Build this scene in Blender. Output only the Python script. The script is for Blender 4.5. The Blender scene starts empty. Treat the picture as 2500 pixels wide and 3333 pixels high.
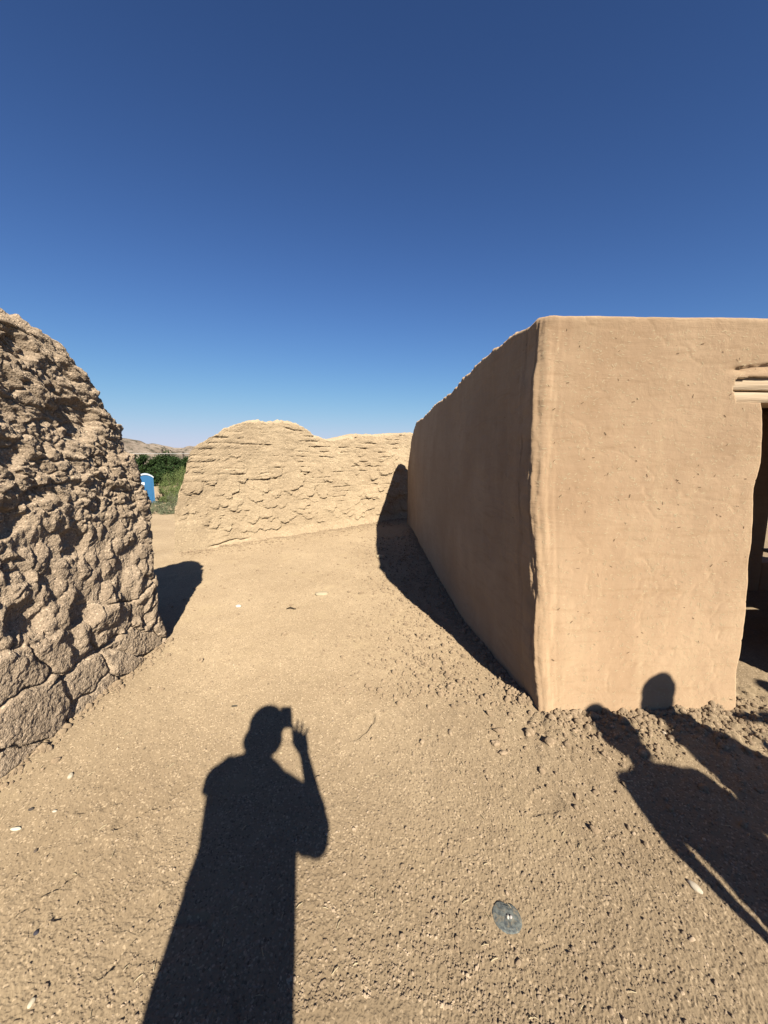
import bpy, bmesh, math, random
import numpy as np
from mathutils import Vector
R = math.radians
random.seed(7); RNG = np.random.default_rng(11)
scene = bpy.context.scene
C = scene.collection

# ------------------------------------------------------------------ camera, sky, sun
PITCH = 7.886; EYE = 1.6
cam_d = bpy.data.cameras.new('camera'); cam = bpy.data.objects.new('camera', cam_d); C.objects.link(cam)
cam.location = (0, 0, EYE); cam.rotation_euler = (R(90 - PITCH), 0, 0)
cam_d.sensor_fit = 'VERTICAL'; cam_d.sensor_height = 36; cam_d.sensor_width = 27
cam_d.lens = 36 * 1202 / 3333; cam_d.clip_start = 0.02; cam_d.clip_end = 6000
scene.camera = cam
SUN = Vector((0.22496, -0.78705, 0.57441))
ELEV = math.asin(SUN.z)
w = bpy.data.worlds.new('World'); scene.world = w; w.use_nodes = True
wt = w.node_tree; wt.nodes.clear()
sky = wt.nodes.new('ShaderNodeTexSky'); sky.sky_type = 'NISHITA'; sky.sun_disc = False
sky.sun_elevation = ELEV; sky.sun_rotation = math.atan2(SUN.x, SUN.y)
sky.altitude = 1500; sky.air_density = 1.0; sky.dust_density = 0.0; sky.ozone_density = 6.0
bg = wt.nodes.new('ShaderNodeBackground'); bg.inputs[1].default_value = 0.05
wo = wt.nodes.new('ShaderNodeOutputWorld')
gm = wt.nodes.new('ShaderNodeGamma'); gm.inputs[1].default_value = 1.25
sp = wt.nodes.new('ShaderNodeSeparateColor'); cb = wt.nodes.new('ShaderNodeCombineColor')
wt.links.new(sky.outputs[0], gm.inputs[0]); wt.links.new(gm.outputs[0], sp.inputs[0])
for ch, (tint, cap) in enumerate(((.88, 6.6), (.87, 6.75), (.90, 8.4))):   # soft shoulder: the bright horizon band rolls off instead of clipping
    def mth(op, a, b):
        n_ = wt.nodes.new('ShaderNodeMath'); n_.operation = op
        for k_, v_ in enumerate((a, b)):
            if isinstance(v_, float): n_.inputs[k_].default_value = v_
            else: wt.links.new(v_, n_.inputs[k_])
        return n_.outputs[0]
    x_ = mth('MULTIPLY', sp.outputs[ch], tint); q_ = mth('POWER', mth('ADD', 1.0, mth('POWER', mth('DIVIDE', x_, cap), 3.0)), 1 / 3.)
    wt.links.new(mth('DIVIDE', x_, q_), cb.inputs[ch])
wt.links.new(cb.outputs[0], bg.inputs[0]); wt.links.new(bg.outputs[0], wo.inputs[0])
ld = bpy.data.lights.new('sun', 'SUN'); lo = bpy.data.objects.new('sun', ld); C.objects.link(lo)
ld.energy = 5.0; ld.angle = R(0.53); ld.color = (1.0, 0.94, 0.82)
lo.rotation_euler = SUN.to_track_quat('Z', 'Y').to_euler(); lo.location = (2, -7, 6)
scene.view_settings.view_transform = 'Standard'; scene.view_settings.look = 'None'
scene.view_settings.gamma = 1; scene.view_settings.use_curve_mapping = False
scene.view_settings.exposure = 1.0
scene.render.engine = 'CYCLES'
scene.cycles.max_bounces = 6; scene.cycles.diffuse_bounces = 5

# ------------------------------------------------------------------ numpy noise
def _h(i, j, k, seed=0):
    n = (i.astype(np.int64) * 73856093) ^ (j.astype(np.int64) * 19349663) ^ (k.astype(np.int64) * 83492791) ^ (seed * 2654435 + 1013)
    n = n & 0xFFFFFFFF
    n = ((n ^ (n >> 16)) * 0x45d9f3b) & 0xFFFFFFFF
    n = ((n ^ (n >> 16)) * 0x45d9f3b) & 0xFFFFFFFF
    n = n ^ (n >> 16)
    return (n & 0xFFFFFF) / float(0xFFFFFF)
def noise(x, y, z=0.0, seed=0):
    x, y, z = np.broadcast_arrays(np.asarray(x, float), np.asarray(y, float), np.asarray(z, float))
    i = np.floor(x); j = np.floor(y); k = np.floor(z)
    fx, fy, fz = x - i, y - j, z - k
    u = fx * fx * fx * (fx * (fx * 6 - 15) + 10); v = fy * fy * fy * (fy * (fy * 6 - 15) + 10); t = fz * fz * (3 - 2 * fz)
    flat = bool(np.all(z == 0))
    out = 0
    for c in ((0,) if flat else (0, 1)):
        wz = (1 - t) if c == 0 else t
        a = _h(i, j, k + c, seed); b = _h(i + 1, j, k + c, seed); d = _h(i, j + 1, k + c, seed); e = _h(i + 1, j + 1, k + c, seed)
        s = (a * (1 - u) + b * u) * (1 - v) + (d * (1 - u) + e * u) * v
        out = out + (s if flat else s * wz)
    return out * 2 - 1
def fbm(x, y, z=0.0, o=4, seed=0, gain=.5):
    s = 0; a = 1; f = 1; n = 0
    for q in range(o):
        s = s + a * noise(np.asarray(x) * f + 17.3 * q, np.asarray(y) * f + 5.1 * q, np.asarray(z) * f, seed + q); n += a; a *= gain; f *= 2.03
    return s / n
def voro2(x, y, seed=0, jit=.9):
    x = np.asarray(x, float); y = np.asarray(y, float)
    i = np.floor(x); j = np.floor(y)
    f1 = np.full(x.shape, 9.); f2 = np.full(x.shape, 9.); cid = np.zeros(x.shape)
    for a in (-1, 0, 1):
        for b in (-1, 0, 1):
            px = i + a + .5 + jit * (_h(i + a, j + b, i * 0, seed) - .5)
            py = j + b + .5 + jit * (_h(i + a, j + b, i * 0, seed + 77) - .5)
            d = np.hypot(px - x, py - y)
            hid = _h(i + a, j + b, i * 0, seed + 154)
            m = d < f1
            f2 = np.where(m, f1, np.minimum(f2, d)); cid = np.where(m, hid, cid); f1 = np.where(m, d, f1)
    return f1, f2, cid
def sst(a, b, x):
    t = np.clip((np.asarray(x, float) - a) / (b - a), 0, 1); return t * t * (3 - 2 * t)

# ------------------------------------------------------------------ photo geometry helper (placing points on the real ground / wall planes)
_F = 1202.; _c = math.cos(R(PITCH)); _s = math.sin(R(PITCH))
def ray(px, py):
    u = 1666.5 - py; return (px - 1250, _F * _c + u * _s, u * _c - _F * _s)
def on_ground(px, py, z=0.):
    r = ray(px, py); t = (z - EYE) / r[2]; return (r[0] * t, r[1] * t)
def on_y(px, py, Y):
    r = ray(px, py); t = Y / r[1]; return (r[0] * t, EYE + r[2] * t)
def on_x(px, py, X):
    r = ray(px, py); t = X / r[0]; return (r[1] * t, EYE + r[2] * t)
def caster(px, py, Y, wall=None):
    """3-D point in the vertical plane y=Y whose sun shadow falls where the photo shows it."""
    if wall: x, z = on_y(px, py, wall); G = (x, wall, z)
    else: x, y = on_ground(px, py); G = (x, y, 0)
    t = (Y - G[1]) / SUN.y
    return Vector((G[0] + SUN.x * t, Y, G[2] + SUN.z * t))

# ------------------------------------------------------------------ object helpers
def tag(o, label=None, cat=None, group=None, kind=None):
    if label: o['label'] = label
    if cat: o['category'] = cat
    if group: o['group'] = group
    if kind: o['kind'] = kind
    return o
def empty(name, loc, rz=0):
    o = bpy.data.objects.new(name, None); o.location = loc; o.rotation_euler = (0, 0, rz); o.empty_display_size = .2; C.objects.link(o); return o
def link(name, me, mats, parent=None, smooth=True):
    for m in (mats if isinstance(mats, (list, tuple)) else [mats]): me.materials.append(m)
    if smooth: me.polygons.foreach_set('use_smooth', [True] * len(me.polygons))
    o = bpy.data.objects.new(name, me); C.objects.link(o)
    if parent: o.parent = parent
    return o
def mesh_np(name, V, Q, mats, parent=None, smooth=True, mi=None):
    V = np.ascontiguousarray(V, dtype=np.float32); Q = np.ascontiguousarray(Q, dtype=np.int32)
    me = bpy.data.meshes.new(name); k = Q.shape[1]
    me.vertices.add(len(V)); me.vertices.foreach_set('co', V.ravel())
    me.loops.add(Q.size); me.loops.foreach_set('vertex_index', Q.ravel())
    me.polygons.add(len(Q)); me.polygons.foreach_set('loop_start', np.arange(len(Q), dtype=np.int32) * k)
    me.polygons.foreach_set('loop_total', np.full(len(Q), k, dtype=np.int32))
    if mi is not None: me.polygons.foreach_set('material_index', np.asarray(mi, dtype=np.int32))
    me.update(calc_edges=True)
    return link(name, me, mats, parent, smooth)
def grid_quads(nr, nc, wrap=False):
    r = np.arange(nr - 1)[:, None]; c = np.arange(nc if wrap else nc - 1)[None, :]; c2 = (c + 1) % nc
    return np.stack([r * nc + c, r * nc + c2, (r + 1) * nc + c2, (r + 1) * nc + c], -1).reshape(-1, 4)
def grid_normals(P, wrap=False):
    if wrap:
        du = np.roll(P, -1, 1) - np.roll(P, 1, 1)
    else:
        du = np.gradient(P, axis=1)
    dv = np.gradient(P, axis=0)
    n = np.cross(du, dv); n /= np.maximum(np.linalg.norm(n, axis=2, keepdims=True), 1e-9); return n
def bm_obj(name, bm, mat, parent=None, smooth=False):
    me = bpy.data.meshes.new(name); bm.normal_update(); bm.to_mesh(me); bm.free(); return link(name, me, mat, parent, smooth)
def add_box(bm, c, s, rot=None, bevel=0):
    r = bmesh.ops.create_cube(bm, size=1); vs = r['verts']
    for v in vs: v.co = Vector((v.co.x * s[0], v.co.y * s[1], v.co.z * s[2]))
    if bevel:
        es = list({e for v in vs for e in v.link_edges})
        rb = bmesh.ops.bevel(bm, geom=es, offset=bevel, segments=2, affect='EDGES', profile=.6)
        vs = list({v for f in rb['faces'] for v in f.verts} | {v for v in vs if v.is_valid})
    for v in vs:
        if rot: v.co = rot @ v.co
        v.co += Vector(c)
    return vs
def add_tube(bm, pts, radii, n=8):
    rings = []
    pts = [Vector(p) for p in pts]
    for i, p in enumerate(pts):
        d = (pts[min(i + 1, len(pts) - 1)] - pts[max(i - 1, 0)]).normalized()
        a = d.orthogonal().normalized() if i == 0 else (a - d * a.dot(d)).normalized()
        b = d.cross(a); r = radii[i] if hasattr(radii, '__len__') else radii
        rings.append([bm.verts.new(p + (a * math.cos(t) + b * math.sin(t)) * r) for t in [2 * math.pi * q / n for q in range(n)]])
    for i in range(len(rings) - 1):
        for q in range(n): bm.faces.new((rings[i][q], rings[i][(q + 1) % n], rings[i + 1][(q + 1) % n], rings[i + 1][q]))
    bm.faces.new(rings[0][::-1]); bm.faces.new(rings[-1])

# ------------------------------------------------------------------ materials
class NT:
    def __init__(s, name, rough=.95, spec=.15):
        s.m = bpy.data.materials.new(name); s.m.use_nodes = True; s.t = s.m.node_tree
        s.b = s.t.nodes['Principled BSDF']; s.b.inputs['Roughness'].default_value = rough; s.b.inputs['Specular IOR Level'].default_value = spec
        if rough > .9: s.b.inputs['Diffuse Roughness'].default_value = 1.0
        s.co = s.t.nodes.new('ShaderNodeTexCoord').outputs['Object']
    def n(s, k, **kw):
        x = s.t.nodes.new('ShaderNode' + k)
        for a, b in kw.items(): setattr(x, a, b)
        return x
    def put(s, inp, v):
        if hasattr(v, 'is_output'): s.t.links.new(v, inp)
        else: inp.default_value = v
    def map(s, sc=(1, 1, 1), src=None):
        m = s.n('Mapping'); s.put(m.inputs[0], src or s.co); m.inputs['Scale'].default_value = sc; return m.outputs[0]
    def noise(s, scale, detail=4, rough=.55, src=None, dist=0):
        x = s.n('TexNoise'); s.put(x.inputs['Vector'], src or s.co); x.inputs['Scale'].default_value = scale
        x.inputs['Detail'].default_value = detail; x.inputs['Roughness'].default_value = rough; x.inputs['Distortion'].default_value = dist; return x.outputs['Fac']
    def voro(s, scale, out='Color', src=None, feature='F1'):
        x = s.n('TexVoronoi', feature=feature); s.put(x.inputs['Vector'], src or s.co); x.inputs['Scale'].default_value = scale; return x.outputs[out]
    def ramp(s, f, pts):
        x = s.n('ValToRGB'); s.put(x.inputs[0], f); e = x.color_ramp.elements
        for i, (p, c) in enumerate(pts):
            el = e[i] if i < 2 else e.new(p)
            el.position = p; el.color = (c, c, c, 1) if not hasattr(c, '__len__') else (*c, 1)
        return x.outputs[0]
    def mix(s, f, a, b, mode='MIX'):
        x = s.n('Mix', data_type='RGBA', blend_type=mode); s.put(x.inputs[0], f)
        for i, v in ((6, a), (7, b)):
            s.put(x.inputs[i], (*v, 1) if isinstance(v, tuple) and len(v) == 3 else v)
        return x.outputs[2]
    def math(s, op, a, b=0.):
        x = s.n('Math', operation=op); s.put(x.inputs[0], a); s.put(x.inputs[1], b); return x.outputs[0]
    def bump(s, h, dist, strength=1., nrm=None):
        x = s.n('Bump'); s.put(x.inputs['Height'], h); x.inputs['Distance'].default_value = dist; x.inputs['Strength'].default_value = strength
        if nrm: s.put(x.inputs['Normal'], nrm)
        return x.outputs[0]
    def done(s, col, nrm=None):
        s.put(s.b.inputs['Base Color'], (*col, 1) if isinstance(col, tuple) else col)
        if nrm: s.put(s.b.inputs['Normal'], nrm)
        return s.m
def simple(name, col, rough=.8, spec=.3, metal=0, var=.12, scale=20):
    t = NT(name, rough, spec); t.b.inputs['Metallic'].default_value = metal
    col = tuple(v * .62 for v in col); f = t.noise(scale); a = tuple(v * (1 - var) for v in col); b = tuple(min(1, v * (1 + var)) for v in col)
    return t.done(t.mix(f, a, b), t.bump(t.noise(scale * 3), .002, .4))

def mat_earth(name, lo, hi, speck=.25, grain=120, bump=.003, big=1.2, seed=0):
    t = NT(name)
    src = t.map((1, 1, 1))
    c = t.mix(t.ramp(t.noise(big, 5, .6), [(.3, 0.), (.7, 1.)]), lo, hi)
    vc = t.voro(grain, 'Color')
    sep = t.n('SeparateColor'); t.put(sep.inputs[0], vc)
    light = t.ramp(sep.outputs[0], [(.86, 0.), (.95, 1.)]); dark = t.ramp(sep.outputs[1], [(.88, 0.), (.96, 1.)])
    c = t.mix(t.math('MULTIPLY', light, speck), c, tuple(min(.9, v * 1.75 + .03) for v in hi))
    c = t.mix(t.math('MULTIPLY', dark, speck * 1.2), c, tuple(v * .38 for v in lo))
    c = t.mix(t.ramp(t.noise(9, 5, .65), [(.35, 0.), (.75, .35)]), c, tuple(v * .82 for v in lo))
    n1 = t.bump(t.noise(35, 6, .7), bump * 3, .6)
    n2 = t.bump(t.voro(grain * .8, 'Distance'), bump, .8, n1)
    return t.done(c, n2)
M_ground = mat_earth('ground_dirt', (.214, .155, .095), (.292, .219, .138), .5, 150, .003, .9)
def path_tone():
    t = NT.__new__(NT); t.m = M_ground; t.t = M_ground.node_tree; t.b = t.t.nodes['Principled BSDF']; t.co = t.t.nodes.new('ShaderNodeTexCoord').outputs['Object']
    src = t.b.inputs['Base Color'].links[0].from_socket
    x = t.n('SeparateXYZ'); t.put(x.inputs[0], t.co)
    u = t.math('ADD', t.math('MULTIPLY', x.outputs[0], .55), .25); u = t.math('MULTIPLY', u, u)
    e = t.math('SUBTRACT', t.math('ADD', x.outputs[1], t.math('MULTIPLY', t.noise(.9, 4, .6), 1.2)), t.math('ADD', t.math('MULTIPLY', u, 1.6), 2.3))
    f = t.ramp(e, [(0., 0.), (1., 1.)])
    c = t.mix(f, src, t.mix(1., src, (1.06, 1.06, 1.06), 'MULTIPLY'))
    yl = t.ramp(t.noise(2.2, 4, .6), [(.56, 0.), (.72, .55)]); c = t.mix(yl, c, (.30, .226, .136))
    t.put(t.b.inputs['Base Color'], c)
path_tone()
M_stone = mat_earth('pebble_mix', (.22, .158, .10), (.33, .25, .17), .5, 30, .002, 14)
M_leftwall = mat_earth('eroded_adobe', (.27, .20, .137), (.385, .295, .205), .6, 140, .006, 3.0)
M_backwall = mat_earth('old_adobe', (.33, .247, .158), (.425, .328, .212), .3, 60, .010, 1.4)
M_straw = simple('pale_straw', (.72, .58, .36), .7, .2)
M_chaff = simple('dark_chaff', (.16, .10, .055), .8, .2)

def mat_plaster():
    t = NT('mud_plaster', .93, .12)
    a = t.ramp(t.noise(1.1, 5, .6, dist=.6), [(.32, 0.), (.68, 1.)])
    c = t.mix(a, (.352, .238, .145), (.425, .30, .188))
    sm = t.map((1.2, 1.2, 7)); c = t.mix(t.ramp(t.noise(2.2, 5, .7, src=sm, dist=1.2), [(.5, 0.), (.72, .5)]), c, (.29, .188, .105))
    vs = t.map((9, 9, .7)); c = t.mix(t.ramp(t.noise(1.6, 4, .6, src=vs), [(.5, 0.), (.8, .35)]), c, (.45, .34, .21))
    c = t.mix(t.ramp(t.noise(160, 3, .6), [(.6, 0.), (.75, .35)]), c, (.23, .15, .086))
    c = t.mix(t.ramp(t.noise(70, 2, .5), [(.74, 0.), (.78, .3)]), c, (.2, .13, .075))
    c = t.mix(t.ramp(t.noise(.55, 3, .6, dist=.8), [(.46, 0.), (.62, .45)]), c, (.32, .208, .120))
    c = t.mix(t.ramp(t.noise(2.6, 6, .75, dist=1.5), [(.60, 0.), (.70, .5)]), c, (.44, .325, .205))
    h = t.noise(5, 6, .6, dist=.5); n1 = t.bump(h, .03, .5)
    n1 = t.bump(t.noise(2.0, 5, .6, src=t.map((1, 1, 5)), dist=1.6), .014, .55, n1); n1 = t.bump(t.noise(1.6, 3, .5, src=t.map((4, 4, 1)), dist=.8), .008, .4, n1)
    n2 = t.bump(t.noise(90, 5, .7), .0035, .6, n1)
    return t.done(c, n2)
M_plaster = mat_plaster()
def mat_wood():
    t = NT('weathered_wood', .85, .15)
    s = t.map((1.2, 14, 26)); f = t.noise(3, 6, .65, src=s, dist=.4)
    return t.done(t.mix(t.ramp(f, [(.3, 0.), (.7, 1.)]), (.27, .195, .125), (.44, .34, .235)), t.bump(f, .006, .8))
M_wood = mat_wood()

# ------------------------------------------------------------------ ground height
FEET = []   # footprints: x, y, angle, length
for px, py, a, L in [(600, 2660, 65, .27), (560, 2570, 60, .26), (430, 2640, 50, .27), (470, 2760, 62, .28), (300, 2860, 70, .27),
                     (110, 2890, 78, .28), (230, 2820, 60, .24), (1770, 2620, 20, .20), (250, 2700, 55, .24), (350, 2600, 30, .25), (520, 2680, 20, .20), (90, 2790, 60, .26), (560, 3060, 15, .24), 
                     (830, 2100, 80, .28), (1180, 2360, 70, .27), (400, 3050, 75, .28), ]:
    gx, gy = on_ground(px, py); FEET.append((gx, gy, R(a), L))
def foot_mask(x, y):
    m = np.zeros(x.shape); rim = np.zeros(x.shape); rg = np.zeros(x.shape)
    for i, (fx, fy, a, L) in enumerate(FEET):
        dx = x - fx; dy = y - fy; u = dx * math.cos(a) + dy * math.sin(a); v = -dx * math.sin(a) + dy * math.cos(a)
        wd = .052 * (1 + .25 * np.clip(u / (L / 2), -1, 1))
        u = u + .012 * noise(x * 25, y * 25, seed=14); v = v + .010 * noise(x * 25 + 7, y * 25, seed=15)
        d = (np.abs(u) / (L / 2)) ** 2.6 + (np.abs(v) / wd) ** 2.4
        e = np.clip(1.15 - d, 0, 1); m = np.maximum(m, sst(0, .5, e))
        rim = np.maximum(rim, np.exp(-((d - 1.35) / .45) ** 2) * (.5 + .5 * (u > 0)))
        rg = np.maximum(rg, sst(0, .5, e) * (.5 + .5 * np.sin(u / .014 * 2 * math.pi / 1.6)))
    return m, rim, rg
def clod_zone(x, y):
    """loose crumbled adobe along the foot of the smooth building"""
    d = np.hypot(np.maximum(0, np.maximum(.95 - x, x - 2.4)), np.maximum(0, y - 2.15)) + np.maximum(0, 2.13 - y) * .75
    a = np.exp(-(np.maximum(0, d) / .42) ** 2)
    b = np.exp(-((x - .35 - (3 - y) * .25) / .5) ** 2 - ((y - 3.0) / .9) ** 2) * .45
    e = np.exp(-((x - .2) / .5) ** 2 - ((y - 5.0) / 1.8) ** 2) * .3
    return np.clip(a + b + e, 0, 1)
def coarse_zone(x, y):
    a = sst(2.5, 1.5, np.hypot(x, y) + .22 * fbm(x * 1.6, y * 1.6, o=3, seed=41))
    b = sst(-.1, .35, fbm(x * 1.1 + 3, y * 1.1, o=3, seed=42))
    return np.clip(.12 + .75 * a + .40 * b - .35 * np.exp(-((x + .4) / .9) ** 2) * sst(2.0, 3.0, y), 0, 1)
def terrain(x, y):
    x = np.asarray(x, float); y = np.asarray(y, float)
    r = np.hypot(x, y)
    far = sst(0, 1, (r - 12) / 30) * 0 + np.clip((r - 12.3) / 24, 0, 1)
    z = -1.95 * (far * far * (3 - 2 * far) * .35 + far * .65)
    z = np.where(y < 3, z * np.clip((y + 20) / 23, 0, 1), z)
    z = z + .035 * fbm(x * .5, y * .5, o=3, seed=5) * sst(1.2, 4, r) + .25 * fbm(x * .09, y * .09, o=3, seed=6) * sst(13, 30, r)
    return z
def ground_h(x, y, fine=True):
    z = terrain(x, y)
    # crumbled fillets at wall feet
    dl = np.abs(x + 1.93) ; z = z + .03 * np.exp(-(dl / .12) ** 2) * sst(3.4, 3.1, y) * sst(1.2, 2.2, y)
    t = np.clip(((x + 3.5) * .722 + (y - 6.1) * .692), 0, 6.5); bx = -3.5 + .722 * t; by = 6.1 + .692 * t
    db = np.hypot(x - bx, y - by); z = z + .07 * np.exp(-(db / .35) ** 2) * (1 + .5 * fbm(x * 3, y * 3, o=3, seed=9))
    cz = clod_zone(x, y); z = z + .022 * cz * sst(-.4, .5, fbm(x * 3, y * 3, o=3, seed=10))
    fw = np.hypot(np.maximum(0, np.maximum(1.05 - x, x - 2.2)), np.maximum(0, 2.14 - y)); z = z + .034 * np.exp(-(fw / .14) ** 1.6) * (.75 + .5 * fbm(x * 5, y * 5, o=3, seed=30)) * (y < 2.3)
    z = z + .014 * fbm(x * 1.7, y * 1.7, o=4, seed=31) * sst(1, 1.6, np.hypot(x, y)) * sst(14, 6, np.hypot(x, y))
    if fine:
        r = np.hypot(x, y); k = sst(16, 6, r)
        m, rim, rg = foot_mask(x, y)
        sm = 1 - .8 * m
        z = z + .007 * fbm(x * 4, y * 4, o=5, seed=12) * sm
        brk = sst(-.35, .15, fbm(x * 7, y * 7, o=2, seed=16)); z = z - .0095 * m * brk + .0055 * rim * brk * (.5 + .9 * fbm(x * 14, y * 14, o=2, seed=13)) + .0012 * rg
        cg = coarse_zone(x, y)
        wx = x + .006 * noise(x * 40, y * 40, seed=20); wy = y + .006 * noise(x * 40 + 9, y * 40, seed=21)
        f1, f2, cid = voro2(wx / .0105, wy / .0105, seed=22)
        grain = np.clip(1 - f1 * 1.35, 0, 1) ** .7 * (.3 + cid)
        z = z + k * sm * sst(7, 2.2, r) * (.0008 + .0046 * cg) * grain
        g1, g2, gid = voro2(wx / .055 + 3, wy / .055, seed=23)
        clod = np.clip(1 - g1 * 1.7, 0, 1) ** .6 * (gid > .55)
        z = z + k * sm * (.0010 + .013 * cz) * clod * np.maximum(.05, sst(-.2, .3, fbm(x * 2, y * 2, o=2, seed=24)) + cz) * (1 - np.exp(-(((x - .435) / .09) ** 2 + ((y - 1.098) / .09) ** 2)))
        z = z + k * .0022 * fbm(x * 45, y * 45, o=4, seed=25, gain=.6) + k * .006 * fbm(x * 11, y * 15, o=4, seed=27, gain=.6) * sst(1.0, 2.2, r)
    return z
def build_ground():
    th = list(np.arange(-57, 57, .115)) + list(np.arange(57, 303, 3.0))
    th = np.radians(np.array(th)); r = [.05, .3, .6, .85]
    while r[-1] < 2600:
        q = r[-1]; r.append(q + min(max(q * q / 590., .0042), q * .035))
    r = np.array(r); print('ground', len(r), len(th))
    X = r[:, None] * np.sin(th)[None]; Y = r[:, None] * np.cos(th)[None]
    Z = ground_h(X, Y)
    V = np.stack([X, Y, Z], -1).reshape(-1, 3); n = len(V)
    Q = grid_quads(len(r), len(th), True)[:, ::-1]
    V = np.vstack([V, [[0, 0, 0.0]]])
    ring = np.arange(len(th)); tri = np.stack([ring, np.roll(ring, -1), np.full(len(th), n), np.full(len(th), n)], -1)
    o = mesh_np('ground', V, Q, M_ground)
    tag(o, kind='structure')
build_ground()

# ------------------------------------------------------------------ distant badland hills
def mat_hills():
    t = NT('badland_rock')
    s = t.map((1, 1, 3.5))
    c = t.mix(t.ramp(t.noise(.035, 8, .65, src=s), [(.38, 0.), (.62, 1.)]), (.115, .088, .066), (.23, .185, .145))
    c = t.mix(t.ramp(t.noise(.16, 6, .8), [(.50, 0.), (.57, .9)]), c, (.045, .042, .028))
    return t.done(c)
def build_hills():
    az = np.radians(np.arange(-80, 80, .22)); rr = np.concatenate([np.linspace(300, 620, 90), np.linspace(640, 1500, 20)])
    A, RR = np.meshgrid(az, rr); ad = np.degrees(A)
    crest = np.interp(ad, [-80, -50, -40, -36, -34.3, -32.5, -31, -29.3, -28.7, -27.5, -26, -20, 0, 80], [22, 26, 30, 28, 26.5, 23.5, 21.0, 17.5, 18.6, 21.0, 21, 18, 16, 16])
    X = RR * np.sin(A); Y = RR * np.cos(A)
    er = np.abs(fbm(X / 38, Y / 38, o=5, seed=60)); p = sst(330, 520, RR + 60 * fbm(X / 60, Y / 60, o=3, seed=61))
    Z = -3 + (crest + 3) * (p - .42 * np.clip(.35 - er, 0, 1) * p * (1.6 - p) * 1.6) + 1.2 * fbm(X / 9, Y / 9, o=3, seed=62) * p * (1 - p) * 4 - (RR > 700) * (RR - 700) * .01
    V = np.stack([X, Y, Z], -1).reshape(-1, 3)
    o = mesh_np('hills', V, grid_quads(len(rr), len(az))[:, ::-1], mat_hills()); tag(o, kind='structure')
build_hills()

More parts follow.
